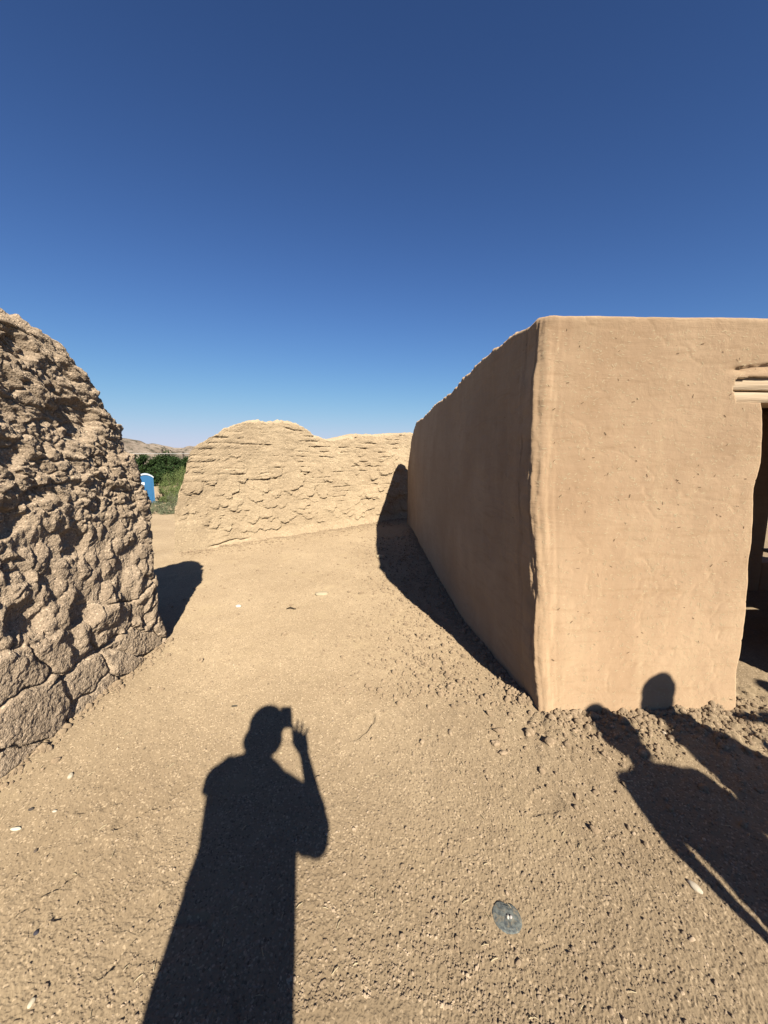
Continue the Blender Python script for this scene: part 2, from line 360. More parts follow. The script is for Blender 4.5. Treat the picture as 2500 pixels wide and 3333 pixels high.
# ------------------------------------------------------------------ left eroded wall
SOFF = .062
def build_left_wall():
    X0 = -1.95; TH = .75
    # path parameter: face from y=-1.2 to the end, round the end, back along the rear
    zs = np.arange(-.12, 2.36, .0058); nz = len(zs)
    face = np.concatenate([np.arange(-1.6, 1.15, .03), np.arange(1.15, 2.80, .0058)])   # distance coordinate y for nominal end 3.08
    nf = len(face)
    inset = .10 * sst(.4, 2.4, zs) + .03 * sst(1.8, 2.4, zs)
    SIL = [(47, 1036), (87, 1045), (145, 1070), (203, 1125), (246, 1183), (282, 1230), (289, 1262), (335, 1309), (367, 1356), (405, 1398), (414, 1439), (434, 1486), (456, 1533), (462, 1565), (474, 1588), (481, 1631), (490, 1685), (494, 1741), (503, 1802), (509, 1883), (511, 1985), (524, 2025), (545, 2082)]
    yz = []
    for px, py in SIL:
        z0 = on_x(px, py, -2.0)[1]; X_ = X0 - float(np.interp(z0, zs, inset)); yz.append(on_x(px, py, X_))
    yz.sort(key=lambda q: q[1]); yend = np.interp(zs, [q[1] for q in yz], [q[0] for q in yz]) + SOFF
    R0 = .16
    arc = np.radians(np.arange(3, 90, 3)); endl = np.arange(.02, TH - 2 * R0, .012); back = np.arange(0, 4.4, .06)
    cols = []   # each column: function of z -> (x, y)
    ye = yend[:, None]; xi = (X0 - inset)[:, None]
    f = (face + 1.6) / (2.80 + 1.6)
    sF = -1.6 + f[None] * (ye - R0 + 1.6)
    P1 = np.stack([np.broadcast_to(xi, sF.shape), sF], -1)
    P2 = np.stack([xi - R0 + R0 * np.cos(arc)[None], ye - R0 + R0 * np.sin(arc)[None]], -1)
    P3 = np.stack([xi - R0 - endl[None], np.broadcast_to(ye, (nz, len(endl)))], -1)
    # rear side slopes away more (wall end is eroded to a rounded hump)
    x4 = xi - TH + .0 * ye; P4a = np.stack([x4 + R0 - R0 * np.sin(arc)[None], ye - R0 + R0 * np.cos(arc)[None]], -1)
    P4 = np.stack([np.broadcast_to(x4, (nz, len(back))), ye - R0 - back[None]], -1)
    P = np.concatenate([P1, P2, P3, P4a, P4], 1)
    # extra erosion of the far rear part of the end, high up
    zz = zs[:, None]
    k = sst(X0 - .2, X0 - TH, P[..., 0]) * sst(.5, 2.3, zz); P[..., 1] -= k * .75 * sst(1.5, 2.8, P[..., 1])
    G = np.concatenate([P, np.broadcast_to(zz, P.shape[:2])[..., None]], -1)
    # cap rows
    CAPA = np.linspace(.02, 1, 46)
    top = G[-1]; cx = X0 - .10 - TH / 2; caps = []
    for q, (a, h) in enumerate([(a_, .10 * (1 - (1 - a_) ** 3.2)) for a_ in CAPA]):
        c = top.copy(); c[:, 0] = top[:, 0] * (1 - a) + cx * a; c[:, 1] = np.where(top[:, 1] > 1.9, top[:, 1] * (1 - a) + 1.9 * a, top[:, 1]); c[:, 2] = top[:, 2] + h; caps.append(c)
    G = np.concatenate([G, np.array(caps)], 0)
    N = grid_normals(G)
    s = np.concatenate([[0], np.cumsum(np.hypot(*np.diff(P[nz // 3], axis=0).T))])[None] * np.ones((G.shape[0], 1)) - 1.6
    # tie pattern to y on the face so that features sit at known places
    Z = G[..., 2].copy(); Z[nz:] = zs[-1] + CAPA[:, None] * TH / 2
    wa = .05 * fbm(s * 3, Z * 3, o=3, seed=101); wb = .05 * fbm(s * 3 + 7, Z * 3, o=3, seed=102)
    wa = wa + .018 * fbm(s * 14, Z * 14, o=3, seed=117); wb = wb + .018 * fbm(s * 14 + 5, Z * 14, o=3, seed=118); S = s + wa; T = Z + wb
    d = .035 * fbm(s * 1.6, Z * 1.8, o=3, seed=103)
    # slabs of peeled plaster at the bottom
    zl = .68 + .16 * fbm(s * 2.2, Z * 0, o=2, seed=104)
    mb = sst(zl + .06, zl - .04, Z)
    S0, T0 = S, T; S = S + .055 * fbm(s * 5, Z * 5, o=2, seed=121); T = T + .055 * fbm(s * 5 + 3, Z * 5, o=2, seed=122)
    f1, f2, cid = voro2(S / .33 + .3 * T, T / .27 + .30 * S, seed=105, jit=.95)
    e = f2 - f1
    plate = sst(0, .075, e) * (.8 + .2 * sst(0, .4, e)) * (.5 + .5 * cid)
    bite = sst(.05, .45, fbm(S * 4.5, T * 4.5, o=3, seed=106))
    d += mb * (.068 * plate - .042 * bite * (T > .30))
    S, T = S0, T0
    # knobs in the middle
    mm = sst(zl - .12, zl + .05, Z) * sst(1.55, 1.05, Z + .15 * fbm(s * 2, Z, o=2, seed=107))
    f1, f2, cid = voro2(S / .082, T / .115, seed=108); kn = np.clip(1 - (f1 / (.42 + .28 * cid)) ** 2.4, 0, 1) * (.35 + .65 * cid) * (cid > .12)
    g1, g2, gid = voro2(S / .19 + 5, T / .24, seed=109); kb = np.clip(1 - (g1 / .62) ** 2, 0, 1) * gid
    d += mm * (.038 * kn + .045 * kb - .018)
    # rough broken brick in the upper part
    mt = sst(.95, 1.45, Z + .15 * fbm(s * 2, Z, o=2, seed=107))
    f1, f2, cid = voro2(S / .105 + .5 * T, T / .095 - .9 * S, seed=110); br = sst(0, .22, f2 - f1) * (.25 + .75 * cid)
    h1, h2, hid = voro2(S / .045, T / .042, seed=111); cr = np.clip(1 - h1 * 1.2, 0, 1) * (.3 + .7 * hid)
    g1, g2, gid = voro2(S / .26 + 9, T / .20, seed=112)
    d += mt * (.036 * br + .020 * cr + .045 * (gid - .4) * sst(0, .15, g2 - g1) + .042 * fbm(S * 9, T * 9, o=5, seed=113, gain=.62))
    # hollows
    for px, py, rs, rz, dep in [(275, 1370, .17, .13, .10), (95, 1130, .09, .08, .07), (40, 1480, .10, .10, .07), (240, 1760, .13, .10, .06), (60, 1860, .11, .09, .06),
                                (70, 2020, .14, .12, .07), (250, 2000, .10, .08, .05), (400, 1700, .06, .05, .04), (120, 1610, .12, .05, .05), (320, 1500, .10, .05, .05), (200, 1280, .10, .06, .05), (300, 1650, .08, .06, .045), (20, 1700, .12, .08, .07)]:
        yy, z0 = on_x(px, py, X0 - .05)
        q = ((G[..., 1] - yy) / rs) ** 2 + ((Z - z0) / rz) ** 2 + .8 * fbm(S * 9, T * 9, o=3, seed=120)
        d -= dep * .72 * sst(1.1, .35, q) * (G[..., 0] > X0 - .35)
    # granular surface everywhere
    h1, h2, hid = voro2(S / .02, T / .02, seed=114)
    d += .006 * np.clip(1 - h1 * 1.2, 0, 1) * hid + .014 * fbm(S * 14, T * 14, o=5, seed=115, gain=.66) * (1 - .45 * mb) + .005 * fbm(S * 60, T * 60, o=2, seed=116)
    d *= (sst(-.02, .03, Z) * .9 + .1) * .80
    d += (.026 * fbm(G[..., 0] * 13, G[..., 1] * 13, G[..., 2] * 13, o=4, seed=119, gain=.6)) * sst(1.2, 1.9, G[..., 2])
    d -= .006
    V = G + N * d[..., None]
    o = mesh_np('adobe_wall', V.reshape(-1, 3), grid_quads(G.shape[0], G.shape[1])[:, ::1], M_leftwall)
    tag(o, 'rough eroded brown adobe wall with knobbly cracked surface, nearest on the left side', 'wall')
    return o
LW = build_left_wall()

# ------------------------------------------------------------------ back ruined wall
LOBES = [(835, 1615, 38, 34), (1050, 1605, 24, 30), (880, 1640, 30, 26), (1010, 1600, 22, 34), (760, 1590, 30, 30), (640, 1580, 30, 40), (700, 1640, 22, 28), (660, 1670, 24, 26),
         (730, 1640, 22, 20), (790, 1555, 26, 28), (860, 1590, 24, 22), (925, 1680, 34, 40), (915, 1640, 30, 20), (870, 1675, 26, 20), (830, 1680, 26, 26), (820, 1695, 18, 16), (740, 1715, 30, 26),
         (700, 1700, 26, 36), (670, 1690, 22, 30), (960, 1580, 20, 26), (975, 1570, 18, 22), (990, 1530, 24, 24), (900, 1540, 28, 26), (860, 1550, 22, 20), (610, 1590, 24, 34), (780, 1530, 26, 22),
         (690, 1560, 36, 30), (1250, 1535, 26, 26), (1268, 1530, 16, 26), (1215, 1550, 20, 26), (1195, 1610, 18, 26), (1215, 1615, 20, 22), (1205, 1650, 22, 18), (1280, 1610, 26, 24), (1300, 1520, 28, 24),
         (1255, 1655, 16, 16), (1270, 1665, 14, 14), (1165, 1680, 18, 18), (985, 1650, 16, 20), (1000, 1640, 14, 14), (900, 1715, 22, 18), (760, 1650, 24, 20), (640, 1520, 30, 26), (580, 1580, 20, 34),
         (1310, 1600, 26, 30), (1290, 1565, 20, 20), (1240, 1590, 18, 22), (1320, 1650, 24, 26), (850, 1715, 20, 16), (745, 1610, 20, 22), (715, 1605, 22, 18)]
A0 = np.array((-3.5, 6.1)); B0 = np.array((.68, 10.1)); BD = (B0 - A0) / np.linalg.norm(B0 - A0); BN = np.array((BD[1], -BD[0]))
def on_back(px, py):
    r = ray(px, py); dx, dy = B0 - A0
    t = (A0[0] * dy - A0[1] * dx) / (r[0] * dy - r[1] * dx)
    return (r[0] * t - A0[0]) * BD[0] + (r[1] * t - A0[1]) * BD[1], EYE + r[2] * t
def build_back_wall():
    u = np.concatenate([np.arange(0, .12, .004), np.arange(.12, 1.0001, .0021)]); v = np.linspace(0, 1, 290); SR = 7.0
    uu, vv = np.meshgrid(u, v)
    Hs = np.interp(uu * (SR - .42) + .42, [.42, .68, 1.07, 1.30, 1.8, 2.26, 2.54, 2.84, 3.07, 3.4, 3.67, 3.95, 4.6, 5.2, 5.75, 7], [1.86, 2.02, 2.23, 2.31, 2.33, 2.36, 2.265, 2.10, 2.03, 2.06, 2.09, 2.18, 2.20, 2.25, 2.29, 2.3])
    Hs = Hs + .022 * fbm(uu * 45, uu * 0, o=3, seed=130) * sst(0, .05, uu) + .02 * fbm(uu * 160, 0 * uu, o=2, seed=131)
    z = -.12 + vv * (Hs + .12)
    sl = np.interp(z, [-.2, 0, .6, .838, .888, 1.344, 1.754, 1.86], [-.09, -.06, 0, .02, .047, .195, .318, .42]) + .012 * fbm(z * 9, z * 0, o=3, seed=132)
    s = sl + uu * (SR - sl)
    TH = .7
    base = A0[None, None] + BD[None, None] * s[..., None]
    F = np.concatenate([base, z[..., None]], -1)
    N = np.zeros_like(F); N[..., 0] = BN[0]; N[..., 1] = BN[1]
    # displacement
    wz = z + .034 * fbm(s * 1.6, z * .9, o=3, seed=140) + .014 * fbm(s * 6, z * 6, o=2, seed=141)
    cz = wz / .112; row = np.floor(cz); fr = cz - row
    groove = np.exp(-((np.minimum(fr, 1 - fr)) / .10) ** 2)
    bx = s / .36 + .5 * (row % 2) + .35 * _h(row, row * 0, row * 0, 5); fbx = np.abs(bx - np.round(bx)); bid = _h(row, np.round(bx), row * 0, 8)
    vj = np.exp(-((fbx) / .025) ** 2)
    rg = sst(.9, 1.5, z + .25 * fbm(s * 1.5, z * 1.5, o=2, seed=142)) ; rg = np.maximum(rg, sst(2.7, 3.3, s) * sst(5.4, 4.9, s) * .6 * sst(.3, .6, z))
    gr = np.clip(rg * (.03 + sst(-.05, .42, fbm(s * 3.6, z * 8, o=3, seed=143))), 0, 1)
    d = -.030 * groove * gr - .020 * vj * gr + .036 * (bid - .5) * gr
    # tiered wedge: each course leans out toward its lower edge
    d += .005 * (1 - fr) * gr
    d += .05 * fbm(s * .9, z * 1.1, o=3, seed=144) + .022 * fbm(s * 3.2, z * 3.6, o=4, seed=148) + .010 * fbm(s * 7, z * 9, o=4, seed=145) * (1 - .45 * rg) + .014 * fbm(s * 5, z * 16, o=4, seed=147) * rg + .010 * fbm(s * 24, z * 26, o=4, seed=146, gain=.6)
    L = np.zeros_like(d)
    WA = .024 * noise(s * 14, z * 14, seed=150) + .016 * fbm(s * 36, z * 36, o=2, seed=152); WB = .024 * noise(s * 14 + 4, z * 14, seed=151) + .016 * fbm(s * 36, z * 36, o=2, seed=153)
    def lobe(s0, z0, a, b, hgt, rot=0.):
        nonlocal L
        ds = s - s0 + WA; dz = z - z0 + WB
        ds, dz = ds * math.cos(rot) + dz * math.sin(rot), dz * math.cos(rot) - ds * math.sin(rot)
        q = (np.abs(ds) / a) ** 2.3 + (np.abs(dz) / b) ** 2.3
        body = sst(1.0, .88, q) * np.clip(.62 - .5 * dz / b, .12, 1)
        L = np.maximum(L, hgt * body)
    for px, py, a, b in LOBES:
        s0, z0 = on_back(px, py); sa = abs(on_back(px + a, py)[0] - s0); lobe(s0, z0 + b / 1202. * 3, sa * .68, b / 1202. * 7.2, .038)
    rr = random.Random(3)
    for q in range(330):
        s0 = rr.uniform(.1, 6.8); z0 = rr.uniform(.15, 1.9)
        dens = .75 if .25 < z0 < 1.2 else .25
        if 3.0 < s0 < 4.9: dens *= .45
        if rr.random() > dens: continue
        lobe(s0, z0, rr.uniform(.05, .13), rr.uniform(.035, .085), rr.uniform(.014, .034), rr.uniform(-.5, .5))
    d += L * sst(2.05, 1.6, z)
    # cracked slab and low ledges at the foot
    s0, z0 = on_back(700, 1785); s1, z1 = on_back(722, 1758)
    ln = np.abs(z - (.10 + .06 * (s - .6) + .02 * noise(s * 9, z * 0, seed=160))); d -= .05 * np.exp(-(ln / .018) ** 2) * sst(.45, .6, s) * sst(1.35, 1.15, s)
    ln = np.abs(s - (.14 + .09 * z + .02 * noise(z * 7, s * 0, seed=161))); d -= .05 * np.exp(-(ln / .014) ** 2) * sst(.25, .4, z) * sst(1.0, .8, z)
    # smooth re-plastered patch low on the left end
    pm = sst(.52, .40, s + .04 * noise(z * 8, s * 8, seed=162)) * sst(.62, .5, z + .05 * noise(s * 8, z * 3, seed=163)); d = d * (1 - .93 * pm) + .03 * pm
    d += .06 * sst(.25, 0, z) * sst(.3, 1.0, s)
    F = F + N * d[..., None]
    # round the left end and top into thickness
    shear = lambda q, a: BD[None] * (.5 * a * np.exp(-np.arange(len(q)) / 60.))[:, None] if len(q) == len(u) else 0
    rows_top = []; last = F[-1]
    for a, dz in [(.04, .018), (.12, .035), (.25, .045), (.45, .05), (.7, .04), (.9, .02), (1, -.02)]:
        q = last.copy(); q[:, :2] += -BN[None] * TH * a + shear(q, a); q[:, 2] += dz * sst(0, 40, np.arange(len(q))) + .03 * fbm(q[:, 0] * 9 + a * 7, q[:, 1] * 9, o=3, seed=165); rows_top.append(q)
    rows_back = []
    for a in np.linspace(.92, 0, 14):
        q = rows_top[-1].copy(); q[:, 2] = -.12 + a * (q[:, 2] + .12); fz = F[min(int(a * 289), 289)]; q[:40, :2] = fz[:40, :2] - BN[None] * TH + shear(q, 1)[:40]; rows_back.append(q)
    G = np.concatenate([F, np.array(rows_top), np.array(rows_back)], 0)
    # end face strip, from front left column back
    nr = F.shape[0]; E = []; fc = F[:, 0]
    for a in np.linspace(0, 1, 40):
        q = fc.copy(); q[:, :2] += -BN[None] * TH * a + BD[None] * .5 * a; bul = .03 * math.sin(math.pi * a) ** .5 if 0 < a < 1 else 0
        q[:, :2] -= BD[None] * (bul + .018 * fbm(q[:, 2] * 7, q[:, 2] * 0 + a * 4, o=4, seed=170)[:, None] * (0 < a < 1)); E.append(q)
    E = np.stack(E[::-1], 1)
    V = np.vstack([G.reshape(-1, 3), E.reshape(-1, 3)])
    Q = np.vstack([grid_quads(*G.shape[:2]), grid_quads(*E.shape[:2]) + G.shape[0] * G.shape[1]])
    o = mesh_np('adobe_wall', V, Q, M_backwall)
    tag(o, 'pale sunlit ruined adobe wall with rounded hump and scalloped surface, across the back', 'wall')
build_back_wall()

# ------------------------------------------------------------------ smooth plastered building on the right
def build_building():
    root = empty('adobe_building', (1.0, 2.13, 0)); ro = np.array((1.0, 2.13, 0))
    tag(root, 'smooth mud plastered adobe building with wood lintel doorway on the right', 'building')
    Y0 = 2.13
    side = np.array([(0.60, 9.35), (.655, 9.15), (.69, 8.4), (.72, 6.8), (.765, 5.2), (.81, 3.7), (.87, 3.1), (.93, 2.66), (.963, 2.32)])
    seg = np.concatenate([[0], np.cumsum(np.hypot(*np.diff(side, axis=0).T))]); Ls = seg[-1]
    ds = []; q = Ls
    while q > 0: ds.append(q); q -= max(.007, .0055 * (1 + (Ls - q) * 1.6))
    ds = np.array(ds[::-1]); sx = np.interp(ds, seg, side[:, 0]); sy = np.interp(ds, seg, side[:, 1])
    ar = np.radians(np.linspace(0, 90, 22)[1:-1]); rc = .075
    zr = np.arange(-.12, 2.375, .0085); nz = len(zr); zc = zr[:, None]
    edge = np.interp(zr, [-.2, 0, .09, .32, .54, .757, .93, 1.26, 1.45, 1.51, 1.6, 1.89, 1.93, 2.4], [2.2, 2.2, 2.2, 2.202, 2.219, 2.225, 2.215, 2.214, 2.204, 2.213, 2.228, 2.210, 2.198, 2.198]) + .004 * noise(zr * 9, zr * 0, seed=180)
    edge = edge[:, None]
    uA = np.linspace(0, 1, 165)[None]; xA = 1.045 + uA * (edge - 1.045)
    xb = np.concatenate([np.arange(.01, .95, .012), np.arange(.95, 3.6, .04)])[None]; xB = edge + xb
    cxo, cyo = 1.04, Y0 + rc
    nS, nC = len(sx), len(ar)
    PX = np.concatenate([np.broadcast_to(sx[None], (nz, nS)), np.broadcast_to((cxo - rc * np.cos(ar))[None], (nz, nC)), xA, xB], 1)
    PY = np.concatenate([np.broadcast_to(sy[None], (nz, nS)), np.broadcast_to((cyo - rc * np.sin(ar))[None], (nz, nC)), np.full((nz, xA.shape[1] + xB.shape[1]), Y0)], 1)
    # path distance from the corner (negative along the side)
    sd = np.concatenate([(ds - Ls)[None] - .06 + 0 * zc, (ar[None] / (math.pi / 2) * .1 - .06) + 0 * zc, xA - 1.0, xB - 1.0], 1)
    htop = np.interp(sd, [-7.2, -7.0, -6.85, -6.4, -5.95, -4.75, -3.4, -2.2, -.95, -.4, 0, .3, 1.2, 5], [1.25, 1.75, 2.08, 2.33, 2.43, 2.39, 2.43, 2.38, 2.45, 2.45, 2.385, 2.39, 2.375, 2.37])
    htop = htop + .012 * fbm(sd * 2.5, sd * 0, o=3, seed=181) * (sd < -.1) + .030 * fbm(sd * 12, sd * 0, o=4, seed=182, gain=.6) * (sd < -.3) + .004 * fbm(sd * 3, sd * 0, o=2, seed=183)
    PZ = zc * np.ones_like(PX); m = PZ > 1.2; PZ = np.where(m, 1.2 + (PZ - 1.2) * (htop - .03 - 1.2) / (zr[-1] - 1.2), PZ)
    G = np.stack([PX, PY, PZ], -1)
    # corner leans out at mid height
    nrm = grid_normals(G)
    w_ = np.exp(-((sd + .06) / .15) ** 2)
    push = .040 * np.interp(PZ, [0, .3, .9, 1.5, 2.0, 2.4], [-.1, .1, .5, 1.0, .5, -.3]) + .016 * fbm(PZ * 3.2, PZ * 0, o=4, seed=193)
    push = push * np.exp(-(np.maximum(0, sd) / .12) ** 2) * np.exp(-(np.maximum(0, -sd - .04) / .22) ** 2); d = 0
    d += .012 * fbm(sd * 1.6, PZ * 1.6, o=3, seed=184) + .0035 * fbm(sd * 8, PZ * 5, o=3, seed=185)
    d += .0012 * fbm(sd * 40, PZ * 40, o=3, seed=186)
    # combed vertical ridges by the corner, torn strip
    w2 = np.exp(-(np.abs(sd + .01) / .10) ** 2)
    d += .012 * w2 * fbm(sd * 55, PZ * 2.6, o=4, seed=187) + .010 * w2 * fbm(sd * 22, PZ * 5, o=4, seed=191) + .018 * np.exp(-(np.abs(sd + .03) / .07) ** 2) * fbm(sd * 9, PZ * 2.2, o=3, seed=192) + .006 * np.exp(-((sd + .02) / .09) ** 2) * fbm(sd * 30, PZ * 14, o=4, seed=188)
    ln = sd + .03 + .035 * fbm(PZ * 2.2, PZ * 0, o=4, seed=189); d += .012 * sst(.0, .012, ln) * sst(.12, .03, ln) * sst(2.35, 2.2, PZ)
    # trowel sweep marks
    tw = np.abs(fbm(sd * 2.4, PZ * 4.5, o=3, seed=190)); d -= .004 * np.clip(1 - tw / .04, 0, 1) * sst(0, .2, sd)
    # foot of wall flares slightly
    d += .012 * sst(.3, 0, PZ)
    # hollow above lintel
    s0, z0 = 1.30, 2.135; cur = z0 - .035 * ((PX - 2.45) / .45) ** 2
    d -= .028 * sst(-.05, .0, PZ - cur + .0) * sst(.012, -.004, PZ - cur) * sst(1.97, 2.1, PX) * (PY < 2.2)
    F = G + nrm * d[..., None]; F[..., 0] -= push
    # opening masks
    cxm = .25 * (PX[:-1, :-1] + PX[1:, :-1] + PX[:-1, 1:] + PX[1:, 1:]); czm = .25 * (G[:-1, :-1, 2] + G[1:, :-1, 2] + G[:-1, 1:, 2] + G[1:, 1:, 2])
    ci = np.arange(PX.shape[1] - 1)[None] + 0 * czm; isB = ci >= nS + nC + xA.shape[1] - 1; isF = ci > nS + nC
    door = isB & (cxm < 3.06 + .01 * np.sin(czm * 9)) & (czm < 1.925)
    lin = isF & (cxm > 2.04 + .3 * np.abs(czm - 2.0) ** 1.0) & (cxm < 3.3) & (czm > 1.92) & (czm < 2.06)
    win = isB & (cxm > 4.0) & (cxm < 4.7) & (czm > .95) & (czm < 1.42)
    keep = ~(door | lin | win)
    # top rounding rows
    caps = []; last = F[-1]; n2 = nrm[-1]; TH = .42
    for a, h in [(.008, .012), (.022, .022), (.05, .028), (.12, .03), (.3, .03), (.6, .03), (.88, .026), (.97, .012), (1, -.01)]:
        c = last - n2 * TH * a; c[:, 2] = last[:, 2] + h; caps.append(c)
    inner = G - nrm * TH; inner[..., 2] = G[..., 2]
    # tidy the inner corner: clamp
    inner[:, :nS + nC, 0] = np.maximum(inner[:, :nS + nC, 0], PX[:, :nS + nC] + .0)
    sidecols = slice(0, nS); inner[:, sidecols, 0] = G[:, sidecols, 0] + TH; inner[:, sidecols, 1] = np.maximum(G[:, sidecols, 1], Y0 + TH)
    inner[:, nS:nS + nC, 0] = 1.0 + TH; inner[:, nS:nS + nC, 1] = Y0 + TH
    frc = slice(nS + nC, None); inner[:, frc, 0] = np.maximum(G[:, frc, 0], 1.0 + TH); inner[:, frc, 1] = Y0 + TH
    inner[-1, :, 2] = caps[-1][:, 2]
    caps[-1] = inner[-1].copy()
    nr, nc = F.shape[:2]
    V = np.vstack([F.reshape(-1, 3), inner.reshape(-1, 3), np.array(caps[:-1]).reshape(-1, 3)])
    V[:, 0] -= .05 * np.maximum(V[:, 2], 0) * np.exp(-np.maximum(0, V[:, 1] - 2.2) / 1.2)
    kq = keep.ravel(); Qf = grid_quads(nr, nc)[kq]; off = nr * nc; Qi = grid_quads(nr, nc)[kq][:, ::-1] + off
    capi = 2 * off; CQ = []
    rowsidx = [np.arange(nc) + (nr - 1) * nc] + [capi + k * nc + np.arange(nc) for k in range(len(caps) - 1)] + [off + (nr - 1) * nc + np.arange(nc)]
    for a, b in zip(rowsidx[:-1], rowsidx[1:]): CQ.append(np.stack([a[:-1], a[1:], b[1:], b[:-1]], -1))
    # bridge boundaries of kept faces (front <-> inner)
    K = np.zeros((nr + 1, nc + 1), bool); K[1:nr, 1:nc] = keep
    BQ = []
    i, j = np.nonzero(K[1:nr, 1:nc] & ~K[1:nr, 0:nc - 1]); a = i * nc + j; b = (i + 1) * nc + j; BQ.append(np.stack([a, b, b + off, a + off], -1))
    i, j = np.nonzero(K[1:nr, 1:nc] & ~K[1:nr, 2:nc + 1]); a = i * nc + j + 1; b = (i + 1) * nc + j + 1; BQ.append(np.stack([b, a, a + off, b + off], -1))
    i, j = np.nonzero(K[1:nr, 1:nc] & ~K[0:nr - 1, 1:nc]); a = i * nc + j; b = i * nc + j + 1; BQ.append(np.stack([b, a, a + off, b + off], -1))
    i, j = np.nonzero(K[1:nr, 1:nc] & ~K[2:nr + 1, 1:nc]); i2 = i; ok = i2 < nr - 2; i, j = i[ok], j[ok]; a = (i + 1) * nc + j; b = (i + 1) * nc + j + 1; BQ.append(np.stack([a, b, b + off, a + off], -1))
    Q = np.vstack([Qf, Qi] + CQ + BQ); mi = np.zeros(len(Q), int)
    # straw and chaff pressed in the plaster (pattern of this surface)
    rr = np.random.default_rng(4); SV = []; SQ = []; SM = []; base = len(V)
    rows, colsA = nr, np.arange(nS + nC - 10, nS + nC + xA.shape[1] - 2)
    for q in range(3400):
        r_ = rr.integers(14, nr - 6); c_ = rr.integers(nS + nC - 8, nS + nC + xA.shape[1] - 2) if rr.random() < .9 else rr.integers(nS - 60, nS)
        p = F[r_, c_]; n_ = nrm[r_, c_]
        if not keep[r_, c_]: continue
        dark = rr.random() < .05
        if dark and rr.random() < .5 and p[2] < 1.2: continue
        L_ = rr.uniform(.003, .009) if not dark else rr.uniform(.003, .010); wd = rr.uniform(.0006, .0012) if not dark else rr.uniform(.0008, .0024)
        a = rr.normal(0, .9); tdir = np.array((-n_[1], n_[0], 0)); up = np.array((0, 0, 1.)); t1 = tdir * math.cos(a) + up * math.sin(a); t2 = np.cross(n_, t1)
        p0 = p + n_ * .0022; p0 = p0 - np.array((.05 * max(p0[2], 0) * math.exp(-max(0, p0[1] - 2.2) / 1.2), 0, 0))
        SV += [p0 - t1 * L_ - t2 * wd, p0 + t1 * L_ - t2 * wd, p0 + t1 * L_ + t2 * wd, p0 - t1 * L_ + t2 * wd]; b = base + len(SV) - 4; SQ.append([b, b + 1, b + 2, b + 3]); SM.append(2 if dark else 1)
    V = np.vstack([V, SV]); Q = np.vstack([Q, SQ]); mi = np.concatenate([mi, SM])
    wo_ = mesh_np('wall', V - ro, Q, [M_plaster, M_straw, M_chaff], root, mi=mi)
    # lintel planks
    def plank(z0, z1, y0, x0, x1, seed, tilt=0.):
        xs = np.linspace(x0, x1, 90); P = []
        for k in range(12):
            t = 2 * math.pi * k / 12; cy = math.cos(t); cz = math.sin(t)
            ex = lambda v: math.copysign(abs(v) ** .14, v)
            yy = y0 + .10 + .10 * ex(cy) + .003 * fbm(xs * 9, xs * 0 + k, o=3, seed=seed); zz = (z0 + z1) / 2 + (z1 - z0) / 2 * ex(cz) + .0035 * fbm(xs * 5, xs * 0 + k * .4, o=3, seed=seed + 1) + tilt * (xs - x0)
            P.append(np.stack([xs, yy, zz], -1))
        P = np.array(P); P[:, 0] = P[:, 0].mean(0); P[:, -1] = P[:, -1].mean(0)
        Q = grid_quads(12, 90); Q2 = np.stack([np.full(89, 0) + 11 * 90 + np.arange(89), 11 * 90 + np.arange(89) + 1, np.arange(89) + 1, np.arange(89)], -1)
        mesh_np('lintel', P.reshape(-1, 3) - ro, np.vstack([Q, Q2])[:, ::-1], M_wood, root)
    plank(1.992, 2.070, 2.148, 1.90, 3.22, 201, -.004); plank(1.922, 1.982, 2.140, 1.905, 3.22, 205, -.001)
    # dark inside: unseen roof added for shade, partition with a window, sunlit court wall
    def slab(name, c, s, mat=M_plaster, bev=.02):
        bm = bmesh.new(); add_box(bm, Vector(c) - Vector(ro), s, bevel=bev); return bm_obj(name, bm, mat, root, False)
    slab('roof', (3.5, 3.62, 2.24), (4.7, 1.86, .12))
    for k in range(6):
        bm = bmesh.new(); add_tube(bm, [Vector((1.9 + k * .72, 2.5, 2.11)) - Vector(ro), Vector((1.9 + k * .72, 4.5, 2.11)) - Vector(ro)], .055, 10); bm_obj('roof_beam', bm, M_wood, root, True)
    wx0, wz0 = on_y(2482, 1832, 4.45)
    for c, s in [((1.42 + (wx0 - 1.42) / 2, 4.6, 1.05), (wx0 - 1.42, .3, 2.25)), ((wx0 + .42, 4.6, (wz0 - .08) / 2), (.84, .296, wz0 + .08)), ((wx0 + .42, 4.6, 1.95), (.84, .296, .45)), ((wx0 + 1.5, 4.6, 1.05), (1.32, .3, 2.25))]:
        slab('partition_wall', c, s)
    slab('rear_wall', (3.75, 9.2, 1.1), (4.4, .4, 2.4))
    
    bm = bmesh.new(); add_tube(bm, [Vector((3.95, 2.35, 1.19)) - Vector(ro), Vector((4.75, 2.35, 1.19)) - Vector(ro)], .045, 10); bm_obj('window_bar', bm, M_wood, root, True)
build_building()

